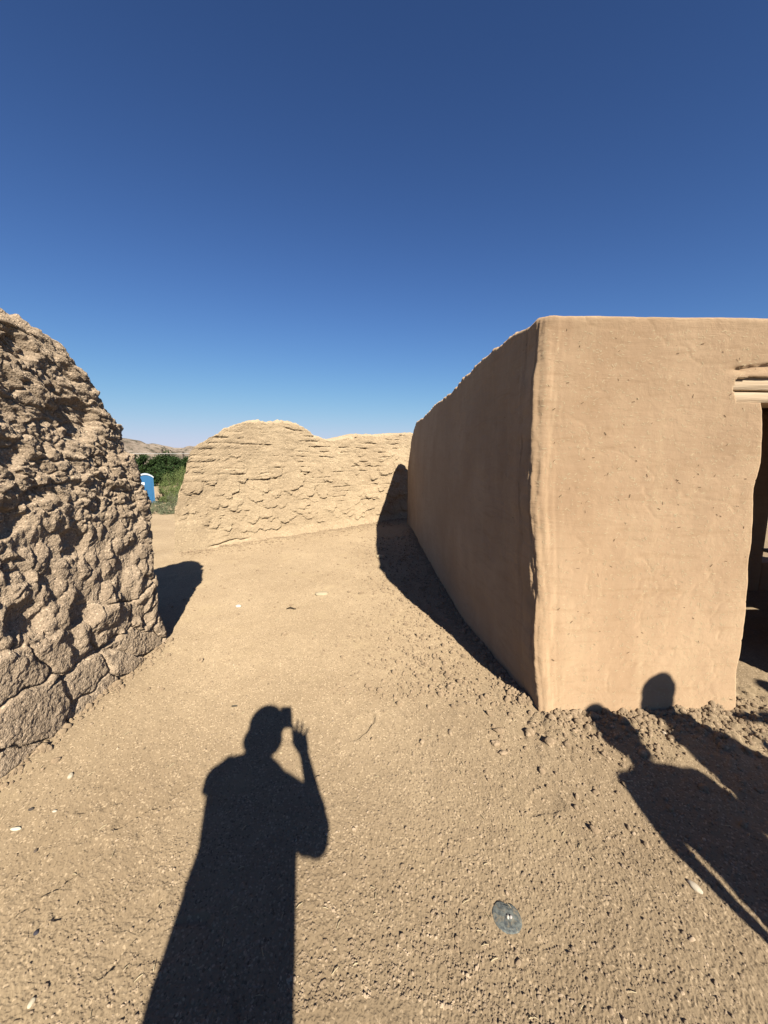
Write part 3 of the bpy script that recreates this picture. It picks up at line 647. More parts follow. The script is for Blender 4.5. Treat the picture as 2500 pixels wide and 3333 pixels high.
# ------------------------------------------------------------------ loose stones (uncountable gravel) and named stones
ICO = bmesh.new(); bmesh.ops.create_icosphere(ICO, subdivisions=1, radius=1); IV = np.array([v.co[:] for v in ICO.verts]); IF = np.array([[v.index for v in f.verts] for f in ICO.faces]); ICO.free()
def scatter(name, pts, sizes, mat, flat=.6, seed=0, sink=.25):
    rg = np.random.default_rng(seed); n = len(pts); X, Y = pts[:, 0], pts[:, 1]; Z = ground_h(X, Y)
    a = rg.uniform(0, 6.28, n); sc = np.stack([sizes * rg.uniform(.7, 1.3, n), sizes * rg.uniform(.6, 1.0, n), sizes * flat * rg.uniform(.7, 1.2, n)], -1)
    P = IV[None] * (1 + rg.uniform(-.32, .32, (n, len(IV), 1))) * sc[:, None]
    ca, sa = np.cos(a)[:, None], np.sin(a)[:, None]; tl = rg.normal(0, .35, n)[:, None]
    x = P[..., 0] * ca - P[..., 1] * sa; y = P[..., 0] * sa + P[..., 1] * ca; z = P[..., 2] + x * np.tan(tl) * .5
    V = np.stack([x + X[:, None], y + Y[:, None], z + Z[:, None] + (sc[:, 2] * (1 - 2 * sink))[:, None] * .5], -1).reshape(-1, 3)
    Fc = (IF[None] + (np.arange(n) * len(IV))[:, None, None]).reshape(-1, 3)
    return mesh_np(name, V, Fc, mat, smooth=False)
def build_gravel():
    rg = np.random.default_rng(21)
    n = 40000; th = np.radians(rg.uniform(-50, 50, n)); r = .9 + (rg.random(n) ** 1.5) * 6.5
    X, Y = r * np.sin(th), r * np.cos(th); cg = coarse_zone(X, Y); m, _, _ = foot_mask(X, Y)
    k = rg.random(n) < (cg * .75 + .16) * (1 - .9 * m) * (np.hypot(X - .435, Y - 1.098) > .07) * (X > -1.98 + 0 * X); X, Y = X[k], Y[k]
    sz = rg.lognormal(math.log(.0026), .45, len(X)) * (1 + .12 * np.hypot(X, Y)); sz = np.clip(sz, .0012, .009)
    o = scatter('gravel', np.stack([X, Y], -1), sz, M_stone, .65, 22); tag(o, kind='stuff', label='fine loose gravel strewn over the dirt path', cat='gravel')
    n = 15000; th = np.radians(rg.uniform(-20, 56, n)); r = 1.4 + rg.random(n) * 6
    X, Y = r * np.sin(th), r * np.cos(th); cz = clod_zone(X, Y); ok = (rg.random(n) < cz ** 1.3) & ~((X > .98) & (Y > 2.14) & (X < 2.3)) & ~((X > .78) & (Y > 2.2)) | (rg.random(n) < .012)
    ok &= ~((X > .95 - .04 * (Y - 2)) & (Y > 2.14)); X, Y = X[ok], Y[ok]
    sz = np.clip(rg.lognormal(math.log(.0072), .55, len(X)), .0025, .030)
    t_ = rg.random(2600); q = rg.exponential(.06, 2600); L1 = np.stack([-1.92 + q * .5, 1.3 + 1.85 * t_], -1)[:420]
    t_ = rg.random(2600); q = rg.exponential(.13, 2600); L2 = np.stack([-3.5 + 4.18 * t_ + .69 * (q + .05), 6.1 + 4.0 * t_ - .72 * (q + .05)], -1)
    t_ = rg.random(2600) ** 1.5; yy = 2.2 + 6.5 * t_; q = rg.exponential(.05, 2600); L3 = np.stack([np.interp(yy, [2.13, 2.66, 3.7, 6.8, 9.2], [.975, .915, .795, .705, .64]) - q - .01, yy], -1)
    t_ = rg.random(900); q = rg.exponential(.07, 900); L4 = np.stack([1.0 + 1.25 * t_, 2.12 - q], -1)
    t_ = rg.random(500); L5 = np.stack([2.2 + 1.3 * t_, 1.75 + .55 * rg.random(500)], -1)
    L6 = np.stack([rg.normal(.45, .38, 3600), 2.3 + 5.5 * rg.random(3600) ** 1.3], -1); L6[:, 0] -= .06 * (L6[:, 1] - 2.3); L6 = L6[(L6[:, 0] < .66) | (L6[:, 1] < 2.1)]
    L7 = np.stack([rg.uniform(-3, .8, 1500), rg.uniform(2.4, 8.5, 1500)], -1); L7 = L7[L7[:, 0] > -1.8 - .8 * (L7[:, 1] > 3.4)]; L7 = L7[(L7[:, 1] - 6.0) < (L7[:, 0] + 3.4) * .95]; L7 = L7[rg.random(len(L7)) < .5]
    E = np.vstack([L1, L2, L3, L4, L5, L6, L7]); X = np.concatenate([X, E[:, 0]]); Y = np.concatenate([Y, E[:, 1]]); sz = np.concatenate([sz, np.clip(rg.lognormal(math.log(.0075), .6, len(E)), .0025, .028)])
    o = scatter('adobe_crumbs', np.stack([X, Y], -1), sz, mat_earth('clod_earth', (.23, .165, .105), (.30, .22, .14), .4, 90, .004, 3), .8, 23, .2); tag(o, kind='stuff', label='crumbled adobe clods along the foot of the plastered building', cat='clods')
build_gravel()
def build_litter():
    rg = np.random.default_rng(77); n = 230; th = np.radians(rg.uniform(-48, 50, n)); rr = .95 + 6 * rg.random(n) ** 1.4; X, Y = rr * np.sin(th), rr * np.cos(th)
    ok = (X > -1.8) & ~((X > .6) & (Y > 2.1)); X, Y = X[ok], Y[ok]; n = len(X); Z = ground_h(X, Y) + .004
    a = rg.uniform(0, 6.28, n); L_ = rg.uniform(.004, .013, n) * (1 + .12 * np.hypot(X, Y)); wd = rg.uniform(.0006, .0013, n) * (1 + .3 * np.hypot(X, Y))
    dx, dy = np.cos(a), np.sin(a); V = []
    for e, tz in ((-1, 0), (0, .003), (1, 0)):
        for ox, oz in ((-1, 0), (1, 0), (0, 1.6)): V.append(np.stack([X + dx * L_ * e - dy * wd * ox, Y + dy * L_ * e + dx * wd * ox, Z + tz + wd * oz], -1))
    V = np.stack(V, 1).reshape(-1, 3); b = (np.arange(n) * 9)[:, None, None]
    Q = np.array([[k * 3 + i, k * 3 + (i + 1) % 3, k * 3 + 3 + (i + 1) % 3, k * 3 + 3 + i] for k in (0, 1) for i in range(3)])[None] + b
    o = mesh_np('plant_litter', V, Q.reshape(-1, 4), M_straw, smooth=False); tag(o, kind='stuff', label='bits of dry straw scattered thinly over the dirt path', cat='straw')
build_litter()

def stone(name, px, py, size, col, label, cat='stone', rz=0., seed=0, lift=.35, xyz=None, group=None):
    x, y = on_ground(px, py) if xyz is None else xyz[:2]
    bm = bmesh.new(); bmesh.ops.create_icosphere(bm, subdivisions=3, radius=1)
    for v in bm.verts:
        c = v.co.copy(); k = 1 + (.22 if cat != 'clod' else .5) * float(fbm(c.x * 1.3 + seed, c.y * 1.3, c.z * 1.3 + 2, o=3, seed=300)) + (.0 if cat != 'clod' else .30) * float(fbm(c.x * 5 + seed, c.y * 5, c.z * 5 + 2, o=2, seed=301))
        v.co = Vector((c.x * size[0] * k, c.y * size[1] * k, c.z * size[2] * k))
    o = bm_obj(name, bm, simple(name + '_mat', col, .85, .2, 0, .15, 60), None, True)
    z = float(ground_h(np.array([x]), np.array([y]))[0]); o.location = (x, y, z + size[2] * lift); o.rotation_euler = (.1, .08, rz)
    tag(o, label, cat, group); return o
stone('stone', 2262, 2895, (.013, .024, .011), (.68, .58, .44), 'smooth pale oval stone beside the edge of the long dark shadow at lower right', rz=.5, seed=1)
stone('stone', 1048, 1928, (.085, .045, .025), (.62, .50, .33), 'flat tan stone lying in the middle of the sunlit path', rz=.35, seed=2)
stone('stone', 776, 1966, (.032, .024, .014), (.85, .82, .72), 'small bright white stone on the path, left of the flat tan stone', rz=-.2, seed=3)
stone('stone', 1238, 1812, (.075, .05, .03), (.66, .53, .33), 'pale stone just outside the shadow at the far end of the path', rz=.2, seed=4)
stone('stone', 102, 2633, (.012, .007, .006), (.09, .075, .065), 'small dark brown pebble on the smooth dirt near the foot of the left wall', 'pebble', rz=.5, seed=5)
stone('stone', 52, 2695, (.021, .0075, .008), (.80, .74, .58), 'elongated white stone chip on the dirt below the left wall', rz=.15, seed=6)
stone('stone', 115, 2762, (.0065, .007, .006), (.17, .13, .10), 'tiny grey brown pebble, below the elongated white chip', 'pebble', seed=7)
stone('stone', 178, 2640, (.010, .006, .006), (.72, .64, .50), 'small cream pebble on smooth dirt, right of the dark brown pebble', 'pebble', seed=8)
stone('stone', 230, 2530, (.013, .016, .011), (.70, .60, .44), 'cream angular pebble on the slope just right of the left wall foot', 'pebble', rz=.4, seed=9)
stone('stone', 102, 3262, (.007, .012, .006), (.74, .64, .46), 'pale pebble at the bottom left of the dirt', 'pebble', seed=10)
stone('stone', 118, 3035, (.008, .007, .006), (.07, .065, .08), 'small black pebble half buried in the dirt at lower left', 'pebble', seed=11)
stone('stone', 1615, 2425, (.026, .018, .015), (.48, .35, .225), 'large adobe clod in front of the corner of the plastered building', 'clod', rz=.4, seed=12)
stone('stone', 1640, 2455, (.024, .015, .011), (.48, .35, .225), 'flat adobe clod below the largest clod by the building corner', 'clod', rz=.2, seed=13)
stone('stone', 1885, 2335, (.014, .018, .017), (.50, .37, .24), 'upright adobe clod at the foot of the plastered front face', 'clod', rz=.2, seed=14)
stone('stone', 1465, 2390, (.013, .021, .012), (.50, .37, .24), 'tan angular clod in the middle of the crumbled patch left of the building corner', 'clod', rz=.1, seed=15)
stone('stone', 1375, 2418, (.014, .014, .014), (.50, .37, .24), 'small clod with a dark hollow at the left end of the crumbled patch', 'clod', seed=16)
stone('stone', 1718, 2402, (.014, .018, .016), (.50, .37, .24), 'rounded clod in the gravel left of the two head shadows', 'clod', seed=17)
stone('stone', 2160, 2404, (.012, .008, .007), (.62, .50, .37), 'pale clod on the lit edge of the farther head shadow', 'clod', rz=-.5, seed=18)
stone('stone', 1990, 2385, (.012, .009, .008), (.50, .38, .27), 'pale clod inside the nearer head shadow', 'clod', rz=-.2, seed=19)
def twig(name, pts, r, col, label, cat='twig'):
    bm = bmesh.new(); o0 = Vector(pts[0]); add_tube(bm, [Vector(p) - o0 for p in pts], r, 6)
    o = bm_obj(name, bm, simple(name + '_mat', col, .8, .2, 0, .15, 40), None, True); o.location = o0; tag(o, label, cat)
def gp(px, py, dz=.01):
    x, y = on_ground(px, py); return (x, y, float(ground_h(np.array([x]), np.array([y]))[0]) + dz)
twig('twig', [gp(932, 1979), gp(945, 1977, .02), gp(956, 1980, .015), gp(964, 1979)], [.005, .009, .007, .003], (.07, .05, .03), 'short dark twig on the path below the flat tan stone')
twig('twig', [gp(754, 2297, .004), gp(764, 2297, .006), gp(773, 2296, .004)], [.004, .0055, .003], (.10, .09, .07), 'dark flat twig just above left of the photographer head shadow')
twig('straw', [gp(500, 3170, .006), gp(504, 3150, .008), (gp(506, 3132, .006))], [.0009, .0012, .0006], (.80, .68, .44), 'pale straw on the gravel beside the lower edge of the photographer shadow', 'straw')
def wp(px, py, X): y, z = on_x(px, py, X); return (X, y, z)
twig('straw', [wp(208, 1428, -1.90), wp(225, 1431, -1.895), wp(246, 1434, -1.905)], [.002, .0026, .0012], (.82, .74, .56), 'pale straw stuck across the dark hollow of the eroded left wall', 'straw')
def disc():
    x, y = on_ground(1650, 2985); z = float(ground_h(np.array([x]), np.array([y]))[0])
    root = empty('ground_marker', (x, y, z + .004), .5); tag(root, 'round grey marker disc set flush in the gravel with dusty mottled face', 'marker disc')
    bm = bmesh.new(); nr_, ns = 14, 56; rings = []
    for i in range(1, nr_ + 1):
        row = []
        for k in range(ns):
            t = 2 * math.pi * k / ns; rad = .052 * i / nr_
            e = 1 - .16 * max(0, math.cos(t - .9)) ** 24 - .12 * max(0, math.cos(t + 2.1)) ** 3
            rr_ = rad * (e if i > nr_ - 4 else 1); row.append(bm.verts.new((rr_ * math.cos(t) * .94, rr_ * math.sin(t) * 1.0, .003 * (1 - (i / nr_) ** 4) + .001 * float(noise(rr_ * 90 * math.cos(t), rr_ * 90 * math.sin(t), seed=8)))))
        rings.append(row)
    low = [bm.verts.new((v.co.x * 1.0, v.co.y * 1.0, -.008)) for v in rings[-1]]
    hole = [bm.verts.new((v.co.x, v.co.y, -.004)) for v in rings[0]]; rings = [hole] + rings + [low]
    for a, b in zip(rings[:-1], rings[1:]):
        for k in range(ns): bm.faces.new((a[k], b[k], b[(k + 1) % ns], a[(k + 1) % ns]))
    bm.faces.new(hole[::-1])
    t = NT('dusty_metal', .75, .3)
    c = t.mix(t.ramp(t.noise(70, 5, .7), [(.38, 0.), (.6, 1.)]), (.055, .062, .064), (.14, .15, .135)); c = t.mix(t.ramp(t.noise(45, 4, .7, dist=1), [(.5, 0.), (.64, .8)]), c, (.22, .18, .12))
    bm_obj('disc_plate', bm, t.done(c, t.bump(t.noise(120), .002, .6)), root, True)
disc()
dx_, dy_ = on_ground(1650, 2985)
for k, (ox, oy, s_) in enumerate([(.0025, -.002, .0052), (.013, -.0035, .0045)]):
    o = stone('stone', 0, 0, (s_, s_ * 1.15, s_), (.72, .67, .57) if k == 0 else (.60, .54, .50), ['bright white pebble at the centre of the grey marker disc', 'pinkish white pebble on the marker disc, right of the central one'][k], 'pebble', seed=30 + k, xyz=(dx_ + ox, dy_ + oy)); o.location.z += .008

# ------------------------------------------------------------------ portable toilet
def toilet():
    D = 29.2; x1, zb = on_y(503, 1638, D); x0, _ = on_y(443, 1638, D); W = 1.12
    cx = x1 - W / 2; 
    root = empty('portable_toilet', (cx, D, zb), R(33)); tag(root, 'bright blue portable toilet with white arched roof standing before the bushes', 'toilet')
    blue = simple('blue_plastic', (.03, .165, .36), .45, .4, 0, .06, 3); white = simple('white_plastic', (.80, .84, .86), .5, .4, 0, .04, 4); dark = simple('dark_plastic', (.03, .05, .08), .6)
    Dp = 1.15; Hh = 2.02
    def arch(x): return .26 * (1 - (x / (W / 2)) ** 2)
    def prism(name, mat, hw, y0, y1, z0, z1f, n=16):
        bm = bmesh.new(); fr = [(-hw, z0)] + [(x, z1f(x)) for x in np.linspace(-hw, hw, n)] + [(hw, z0)]
        a = [bm.verts.new((x, y0, z)) for x, z in fr]; b = [bm.verts.new((x, y1, z)) for x, z in fr]
        bm.faces.new(a); bm.faces.new(b[::-1])
        for i in range(len(fr)): j = (i + 1) % len(fr); bm.faces.new((a[j], a[i], b[i], b[j]))
        return bm_obj(name, bm, mat, root)
    prism('cabin', blue, W / 2 - .03, 0, Dp, .1, lambda x: Hh - .04 + arch(x))
    bm = bmesh.new(); xs = np.linspace(-W / 2, W / 2, 18); A_ = []
    for y_ in (-.06, Dp + .06):
        A_.append(([bm.verts.new((x, y_, Hh + arch(x) - .03)) for x in xs], [bm.verts.new((x, y_, Hh + arch(x) + .07)) for x in xs]))
    for (l, u) in A_:
        for i in range(17): bm.faces.new((l[i], l[i + 1], u[i + 1], u[i]))
    for i in range(17): bm.faces.new((A_[0][1][i], A_[0][1][i + 1], A_[1][1][i + 1], A_[1][1][i])); bm.faces.new((A_[0][0][i + 1], A_[0][0][i], A_[1][0][i], A_[1][0][i + 1]))
    for i in (0, 17): bm.faces.new((A_[0][0][i], A_[0][1][i], A_[1][1][i], A_[1][0][i]))
    bmesh.ops.recalc_face_normals(bm, faces=bm.faces); bm_obj('roof', bm, white, root)
    door = prism('door', blue, W / 2 - .17, -.025, -.002, .14, lambda x: Hh - .10 + arch(x))
    for s_ in (-1, 1):
        for k, xx in enumerate((W / 2 - .045, W / 2 - .125)):
            bm = bmesh.new(); add_box(bm, (s_ * xx, -.012, Hh / 2 + .06), (.035, .05, Hh - .14), bevel=.008); bm_obj('door_post', bm, simple('light_blue_plastic', (.06, .24, .46), .45, .4), root)
    bm = bmesh.new(); add_box(bm, (-.22, -.032, 1.56), (.30, .012, .22), bevel=.003); bm_obj('sign_plate', bm, white, door)
    bm = bmesh.new(); add_box(bm, (.02, -.04, 1.02), (.07, .03, .12), bevel=.008); bm_obj('door_latch', bm, dark, door)
    for zc_ in (.35, .62, 1.25):
        bm = bmesh.new(); add_box(bm, (0, -.03, zc_), (W - .55, .012, .03), bevel=.004); bm_obj('door_rib', bm, blue, door)
    bm = bmesh.new(); add_box(bm, (0, Dp / 2, .06), (W + .04, Dp + .06, .12), bevel=.02); bm_obj('base_skid', bm, blue, root)
toilet()

# ------------------------------------------------------------------ vegetation
def leaf_mat(name, a, b, c):
    t = NT(name, .7, .15); o = t.n('ObjectInfo')
    m = t.mix(t.ramp(t.noise(1.6, 4, .7), [(.35, 0.), (.65, 1.)]), a, b); m = t.mix(t.ramp(t.noise(7, 3, .7), [(.45, 0.), (.7, .6)]), m, c)
    return t.done(m)
ML_dark = leaf_mat('dark_leaves', (.009, .020, .006), (.028, .050, .013), (.05, .078, .022))
ML_shrub = leaf_mat('shrub_leaves', (.06, .085, .025), (.12, .15, .045), (.17, .18, .07))
ML_grey = leaf_mat('grey_scrub_leaves', (.08, .095, .05), (.15, .16, .09), (.24, .23, .14))
M_bark = simple('bark', (.13, .095, .065), .9, .1)
def plant(name, x, y, h, wd, leafs, leaf, mat, label, cat, group, seed, trunk=True, low=.12, upright=0.):
    rg = np.random.default_rng(seed); gz = float(terrain(np.array([x]), np.array([y]))[0]) - .03
    root = empty(name, (x, y, gz), rg.uniform(0, 6)); tag(root, label, cat, group)
    # clumps
    nc = max(14, int(26 * (wd / h) ** .5)); cl = []
    while len(cl) < nc:
        p = rg.uniform(-1, 1, 3); q = np.linalg.norm(p)
        if q > 1 or q < .35: continue
        cz = low + (1 - low) * (p[2] * .5 + .5); rad = .22 + .18 * rg.random()
        cl.append((p[0] * wd / 2 * (1 - .25 * cz) * .85, p[1] * wd / 2 * (1 - .25 * cz) * .85, cz * h * (.9 + .1 * rg.random()) - .08 * h, rad * min(wd, h) * .5 * rg.uniform(.6, 1.15)))
    n = leafs; ci = rg.integers(0, nc, n); cl = np.array(cl); P = rg.normal(0, 1, (n, 3)); P /= np.linalg.norm(P, axis=1)[:, None]; P *= (rg.random(n) ** .38)[:, None]
    P = P * cl[ci, 3][:, None] * (1 + .25 * rg.normal(0, 1, (n, 1))) + cl[ci, :3]
    P[:, 2] = np.maximum(P[:, 2], .04 * h)
    a = rg.normal(0, 1, (n, 3)); a[:, 2] += upright * np.sign(a[:, 2]); a /= np.linalg.norm(a, axis=1)[:, None]; b = np.cross(a, rg.normal(0, 1, (n, 3))); b /= np.linalg.norm(b, axis=1)[:, None]
    L_ = leaf * rg.uniform(.6, 1.4, n)[:, None]; W_ = L_ * (.5 if upright == 0 else .16)
    V = np.stack([P - a * L_, P - b * W_, P + a * L_, P + b * W_], 1).reshape(-1, 3)
    mesh_np('crown', V, np.arange(4 * n).reshape(n, 4), mat, root, smooth=False)
    bm = bmesh.new()
    if trunk: add_tube(bm, [(0, 0, -.1), (.04 * h, 0, h * .2), (.02 * h, .03 * h, h * .45)], [.05 * h, .035 * h, .02 * h], 8)
    for k in range(9):
        c = cl[rg.integers(0, nc)]; s0 = Vector((.03 * h, .01 * h, h * .3)) if trunk else Vector((0, 0, -.05)); e = Vector(c[:3]); mid = s0.lerp(e, .5) + Vector((0, 0, -.04 * h))
        add_tube(bm, [s0, mid, e], [.018 * h, .011 * h, .004 * h], 6)
    bm_obj('trunk' if trunk else 'stems', bm, M_bark, root, True)
    return root
def at(px, D): return on_y(px, 1500, D)[0]
gT = 'dark trees beyond the clearing'
TREES = [(425, 62, 5.6, 6.5, 'dark green leafy tree farthest left in the gap between walls'), (470, 58, 5.3, 6.2, 'dark green tree rising right behind the blue toilet'), (508, 66, 4.7, 6.0, 'dark green tree in the dip of the treeline beneath the pole'),
         (548, 60, 6.2, 5.4, 'tallest dark green rounded tree under the utility wire'), (590, 64, 5.0, 6.6, 'lower dark green tree touching the edge of the back wall'), (632, 59, 5.4, 6.2, None), (380, 60, 5.6, 6.2, None), (520, 52, 3.9, 5.5, 'shorter dark green tree in front of the treeline')]
for i, (px, D, h, wd, lab) in enumerate(TREES):
    if lab is None: lab = ['dark green tree hidden behind the ruined back wall', 'dark green tree hidden behind the eroded left wall'][i % 2 == 0 and i > 5 and 1 or 0] if False else ('dark green tree hidden behind the ruined back wall' if px > 600 else 'dark green tree hidden behind the eroded left wall')
    plant('tree', at(px, D), D, h - .75, wd, 6500, .14, ML_dark, lab, 'tree', gT, 400 + i)
gS = 'green shrubs before the treeline'
for i, (px, D, h, wd, lf, lab) in enumerate([(566, 34, 3.2, 3.6, 5200, 'large light green feathery shrub right of the blue toilet'), (528, 32.5, 2.0, 2.2, 3000, 'light green shrub touching the right side of the blue toilet'), (600, 32, 3.0, 3.2, 4200, 'yellow green shrub at the edge of the back wall'),
                                            (585, 40, 3.6, 4.0, 3600, 'brown tipped shrub rising behind the large feathery shrub'), (548, 28, 1.7, 2.0, 2600, 'low yellow green shrub in front of the large feathery shrub'), (430, 33, 3.0, 3.0, 3000, 'light green shrub hidden left of the blue toilet'), (640, 33, 3.2, 3.4, 3000, 'light green shrub hidden behind the back wall'), (596, 25, 1.6, 2.2, 2600, 'low green shrub beside the stepped edge of the back wall')]):
    plant('shrub', at(px, D), D, h, wd, int(lf * .7), .08, ML_shrub, lab, 'shrub', gS, 430 + i, False, .05, .6)
gB = 'grey green scrub on the near bank'
for i, (px, D, h, wd, lab) in enumerate([(505, 11.7, .42, .9, 'grey green scrub bush low beside the eroded wall edge'), (530, 11.4, .34, .8, 'small grey scrub bush in the middle of the bank edge'), (556, 13.2, .62, 1.1, 'taller grey scrub bush right of the sandy patch'), (494, 12.4, .6, 1.0, 'scrub bush half hidden by the eroded wall edge'),
                                        (582, 16.0, .8, 1.2, 'scrub bush against the stepped edge of the back wall'), (540, 17.5, .55, 1.0, 'pale dry scrub bush on the sandy patch'), (570, 11.6, .35, .7, 'smallest scrub bush at the foot of the bank near the back wall'), (470, 13.6, .5, .9, 'scrub bush hidden behind the eroded wall'), (528, 21, .5, 1.0, 'scrub bush below the base of the blue toilet')]):
    plant('scrub_bush', at(px, D), D, h * [1, .7, 1.2, .8, 1, .6, 1.1, 1, 1][i], wd * .8, 1000, .030, ML_grey, lab, 'bush', gB, 460 + i, False, .02, .8)

# ------------------------------------------------------------------ utility poles and wire
M_pole = simple('pole_wood', (.09, .07, .055), .9, .1)
def pole(px, top, D, label):
    x = at(px, D); zt = on_y(px, top, D)[1]; gz = float(terrain(np.array([x]), np.array([D]))[0])
    root = empty('utility_pole', (x, D, gz)); tag(root, label, 'pole', 'utility poles behind the trees')
    bm = bmesh.new(); add_tube(bm, [(0, 0, -.2), (0, 0, zt - gz)], [.24, .18], 10); bm_obj('pole', bm, M_pole, root, True)
    bm = bmesh.new(); add_box(bm, (0, 0, zt - gz - .35), (.9, .1, .12), bevel=.01); bm_obj('crossarm', bm, M_pole, root)
    return (x, D, zt - .62)
pA = pole(531, 1462, 90, 'thicker wooden utility pole above the dip in the treeline'); pB = pole(598, 1470, 96, 'thinner wooden utility pole near the edge of the back wall'); pC = pole(300, 1472, 40, 'wooden pole hidden behind the eroded left wall'); pD = pole(760, 1472, 40, 'wooden pole hidden behind the ruined back wall')
zw = on_y(531, 1476, 39.8)[1]
bm = bmesh.new(); a_, b_ = Vector((at(300, 39.8), 39.8, zw + .1)), Vector((at(760, 39.8), 39.8, zw + .1))
pts = [a_.lerp(b_, t / 24) - Vector((0, 0, .12 * 4 * (t / 24) * (1 - t / 24))) for t in range(25)]
o0 = pts[0].copy(); add_tube(bm, [p - o0 for p in pts], .02, 6); wi = bm_obj('utility_wire', bm, simple('wire_alu', (.75, .74, .70), .4, .5), None, True); wi.location = o0
tag(wi, 'pale utility wire running level across the treetops before the hills', 'wire')

# ------------------------------------------------------------------ display panel inside the doorway
def panel():
    Y = 3.5; x, z = on_y(2479, 1788, Y); root = empty('display_panel', (x + .45, Y - .25, float(terrain(np.array([x]), np.array([Y]))[0]))); tag(root, 'low grey framed display panel standing inside the doorway', 'display panel')
    g = simple('grey_panel', (.10, .105, .11), .5, .4); f = simple('frame_metal', (.30, .31, .33), .45, .5, .3)
    bm = bmesh.new(); add_box(bm, (0, 0, z), (.86, .46, .016), bevel=.003); bm_obj('panel_face', bm, g, root)
    for s_ in (-1, 1):
        bm = bmesh.new(); add_box(bm, (s_ * .44, 0, z + .002), (.022, .505, .032), bevel=.004); bm_obj('frame_rail', bm, f, root)
        bm = bmesh.new(); add_box(bm, (0, s_ * .241, z + .002), (.858, .022, .032), bevel=.004); bm_obj('frame_rail', bm, f, root)
        bm = bmesh.new(); add_box(bm, (s_ * .30, .05, z / 2 - .03), (.05, .05, z), bevel=.005); bm_obj('leg', bm, f, root)
panel()

# ------------------------------------------------------------------ people (they stand behind or beside the camera; only their shadows are in view, the third onlooker is added to cast one)
def capsule(bm, a, b, ra, rb, n=14):
    a = Vector(a); b = Vector(b); d = (b - a); L_ = d.length; q = d.to_track_quat('Z', 'Y') if L_ > 1e-6 else None
    for c, r_ in ((a, ra), (b, rb)):
        rs = bmesh.ops.create_uvsphere(bm, u_segments=n, v_segments=n // 2 + 1, radius=r_)
        for v in rs['verts']: v.co += c
    if L_ > 1e-6:
        rs = bmesh.ops.create_cone(bm, cap_ends=True, segments=n, radius1=ra, radius2=rb, depth=L_)
        m = (a + b) / 2
        for v in rs['verts']: v.co = q @ v.co + m
def ellip(bm, c, r, n=20):
    rs = bmesh.ops.create_uvsphere(bm, u_segments=n, v_segments=n, radius=1)
    for v in rs['verts']: v.co = Vector((v.co.x * r[0] + c[0], v.co.y * r[1] + c[1], v.co.z * r[2] + c[2]))
def remeshed(name, bm, mat, parent, vox, rel):
    me = bpy.data.meshes.new(name); bm.to_mesh(me); bm.free()
    o = bpy.data.objects.new(name, me); C.objects.link(o)
    m = o.modifiers.new('r', 'REMESH'); m.mode = 'VOXEL'; m.voxel_size = vox; m.use_smooth_shade = True
    s = o.modifiers.new('s', 'SMOOTH'); s.factor = .5; s.iterations = 2
    dg = bpy.context.evaluated_depsgraph_get(); me2 = bpy.data.meshes.new_from_object(o.evaluated_get(dg)); me2.name = name
    o.modifiers.clear(); o.data = me2; me2.materials.clear(); me2.materials.append(mat)
    me2.transform(__import__('mathutils').Matrix.Translation(-Vector(rel))); o.parent = parent
    return o
def loft(name, secs, mat, parent, rel, n=36, fold=.0, seed=0, m=30):
    """secs: (z, xL, xR, y, depth); horizontal elliptical sections"""
    secs = sorted(secs); z = np.array([s[0] for s in secs]); zz = np.linspace(z[0], z[-1], m)
    xl, xr, yc, dp = [np.interp(zz, z, [s[k] for s in secs]) for k in (1, 2, 3, 4)]
    t = np.linspace(0, 2 * math.pi, n, endpoint=False)[None]; f = 1 + fold * np.sin(t * 9 + zz[:, None] * 3) * sst(zz[-1], zz[0], zz)[:, None]
    ex = lambda v: np.sign(v) * np.abs(v) ** .85
    X = (xl + xr)[:, None] / 2 + (xr - xl)[:, None] / 2 * ex(np.cos(t)) * f; Y = yc[:, None] + dp[:, None] * ex(np.sin(t)) * f
    X = X + .006 * fbm(X * 9, zz[:, None] * 9 + 0 * X, Y * 9, o=3, seed=seed)
    V = np.stack([X, Y, zz[:, None] + 0 * X], -1).reshape(-1, 3) - np.array(rel)
    o = mesh_np(name, V, grid_quads(m, n, True), mat, parent)
    return o
skin = simple('skin', (.48, .30, .21), .55, .35, 0, .06, 8)
def cloth(name, col): return simple(name, col, .9, .1, 0, .15, 30)
hairm = simple('dark_hair', (.045, .03, .022), .6, .3, 0, .3, 60)
def head(bm, c, k=1., yaw=0.):
    """head centre c (between the ears), looking along +y turned by yaw; eyes at half the height"""
    c = Vector(c); q = __import__('mathutils').Matrix.Rotation(yaw, 3, 'Z')
    def E(o, r):
        rs = bmesh.ops.create_uvsphere(bm, u_segments=18, v_segments=14, radius=1)
        for v in rs['verts']: v.co = q @ Vector((v.co.x * r[0] * k + o[0] * k, v.co.y * r[1] * k + o[1] * k, v.co.z * r[2] * k + o[2] * k)) + c
    E((0, -.01, .03), (.077, .096, .095)); E((0, .02, -.04), (.062, .070, .085)); E((0, .055, -.088), (.03, .03, .028))
    E((0, .098, -.02), (.013, .022, .022)); E((0, .092, .004), (.009, .014, .03)); E((0, .085, -.058), (.024, .012, .007)); E((0, .084, -.068), (.021, .012, .007))
    for s_ in (-1, 1): E((s_ * .079, -.005, -.01), (.010, .020, .032)); E((s_ * .03, .078, .002), (.013, .012, .010)); E((s_ * .03, .083, .022), (.02, .010, .006))
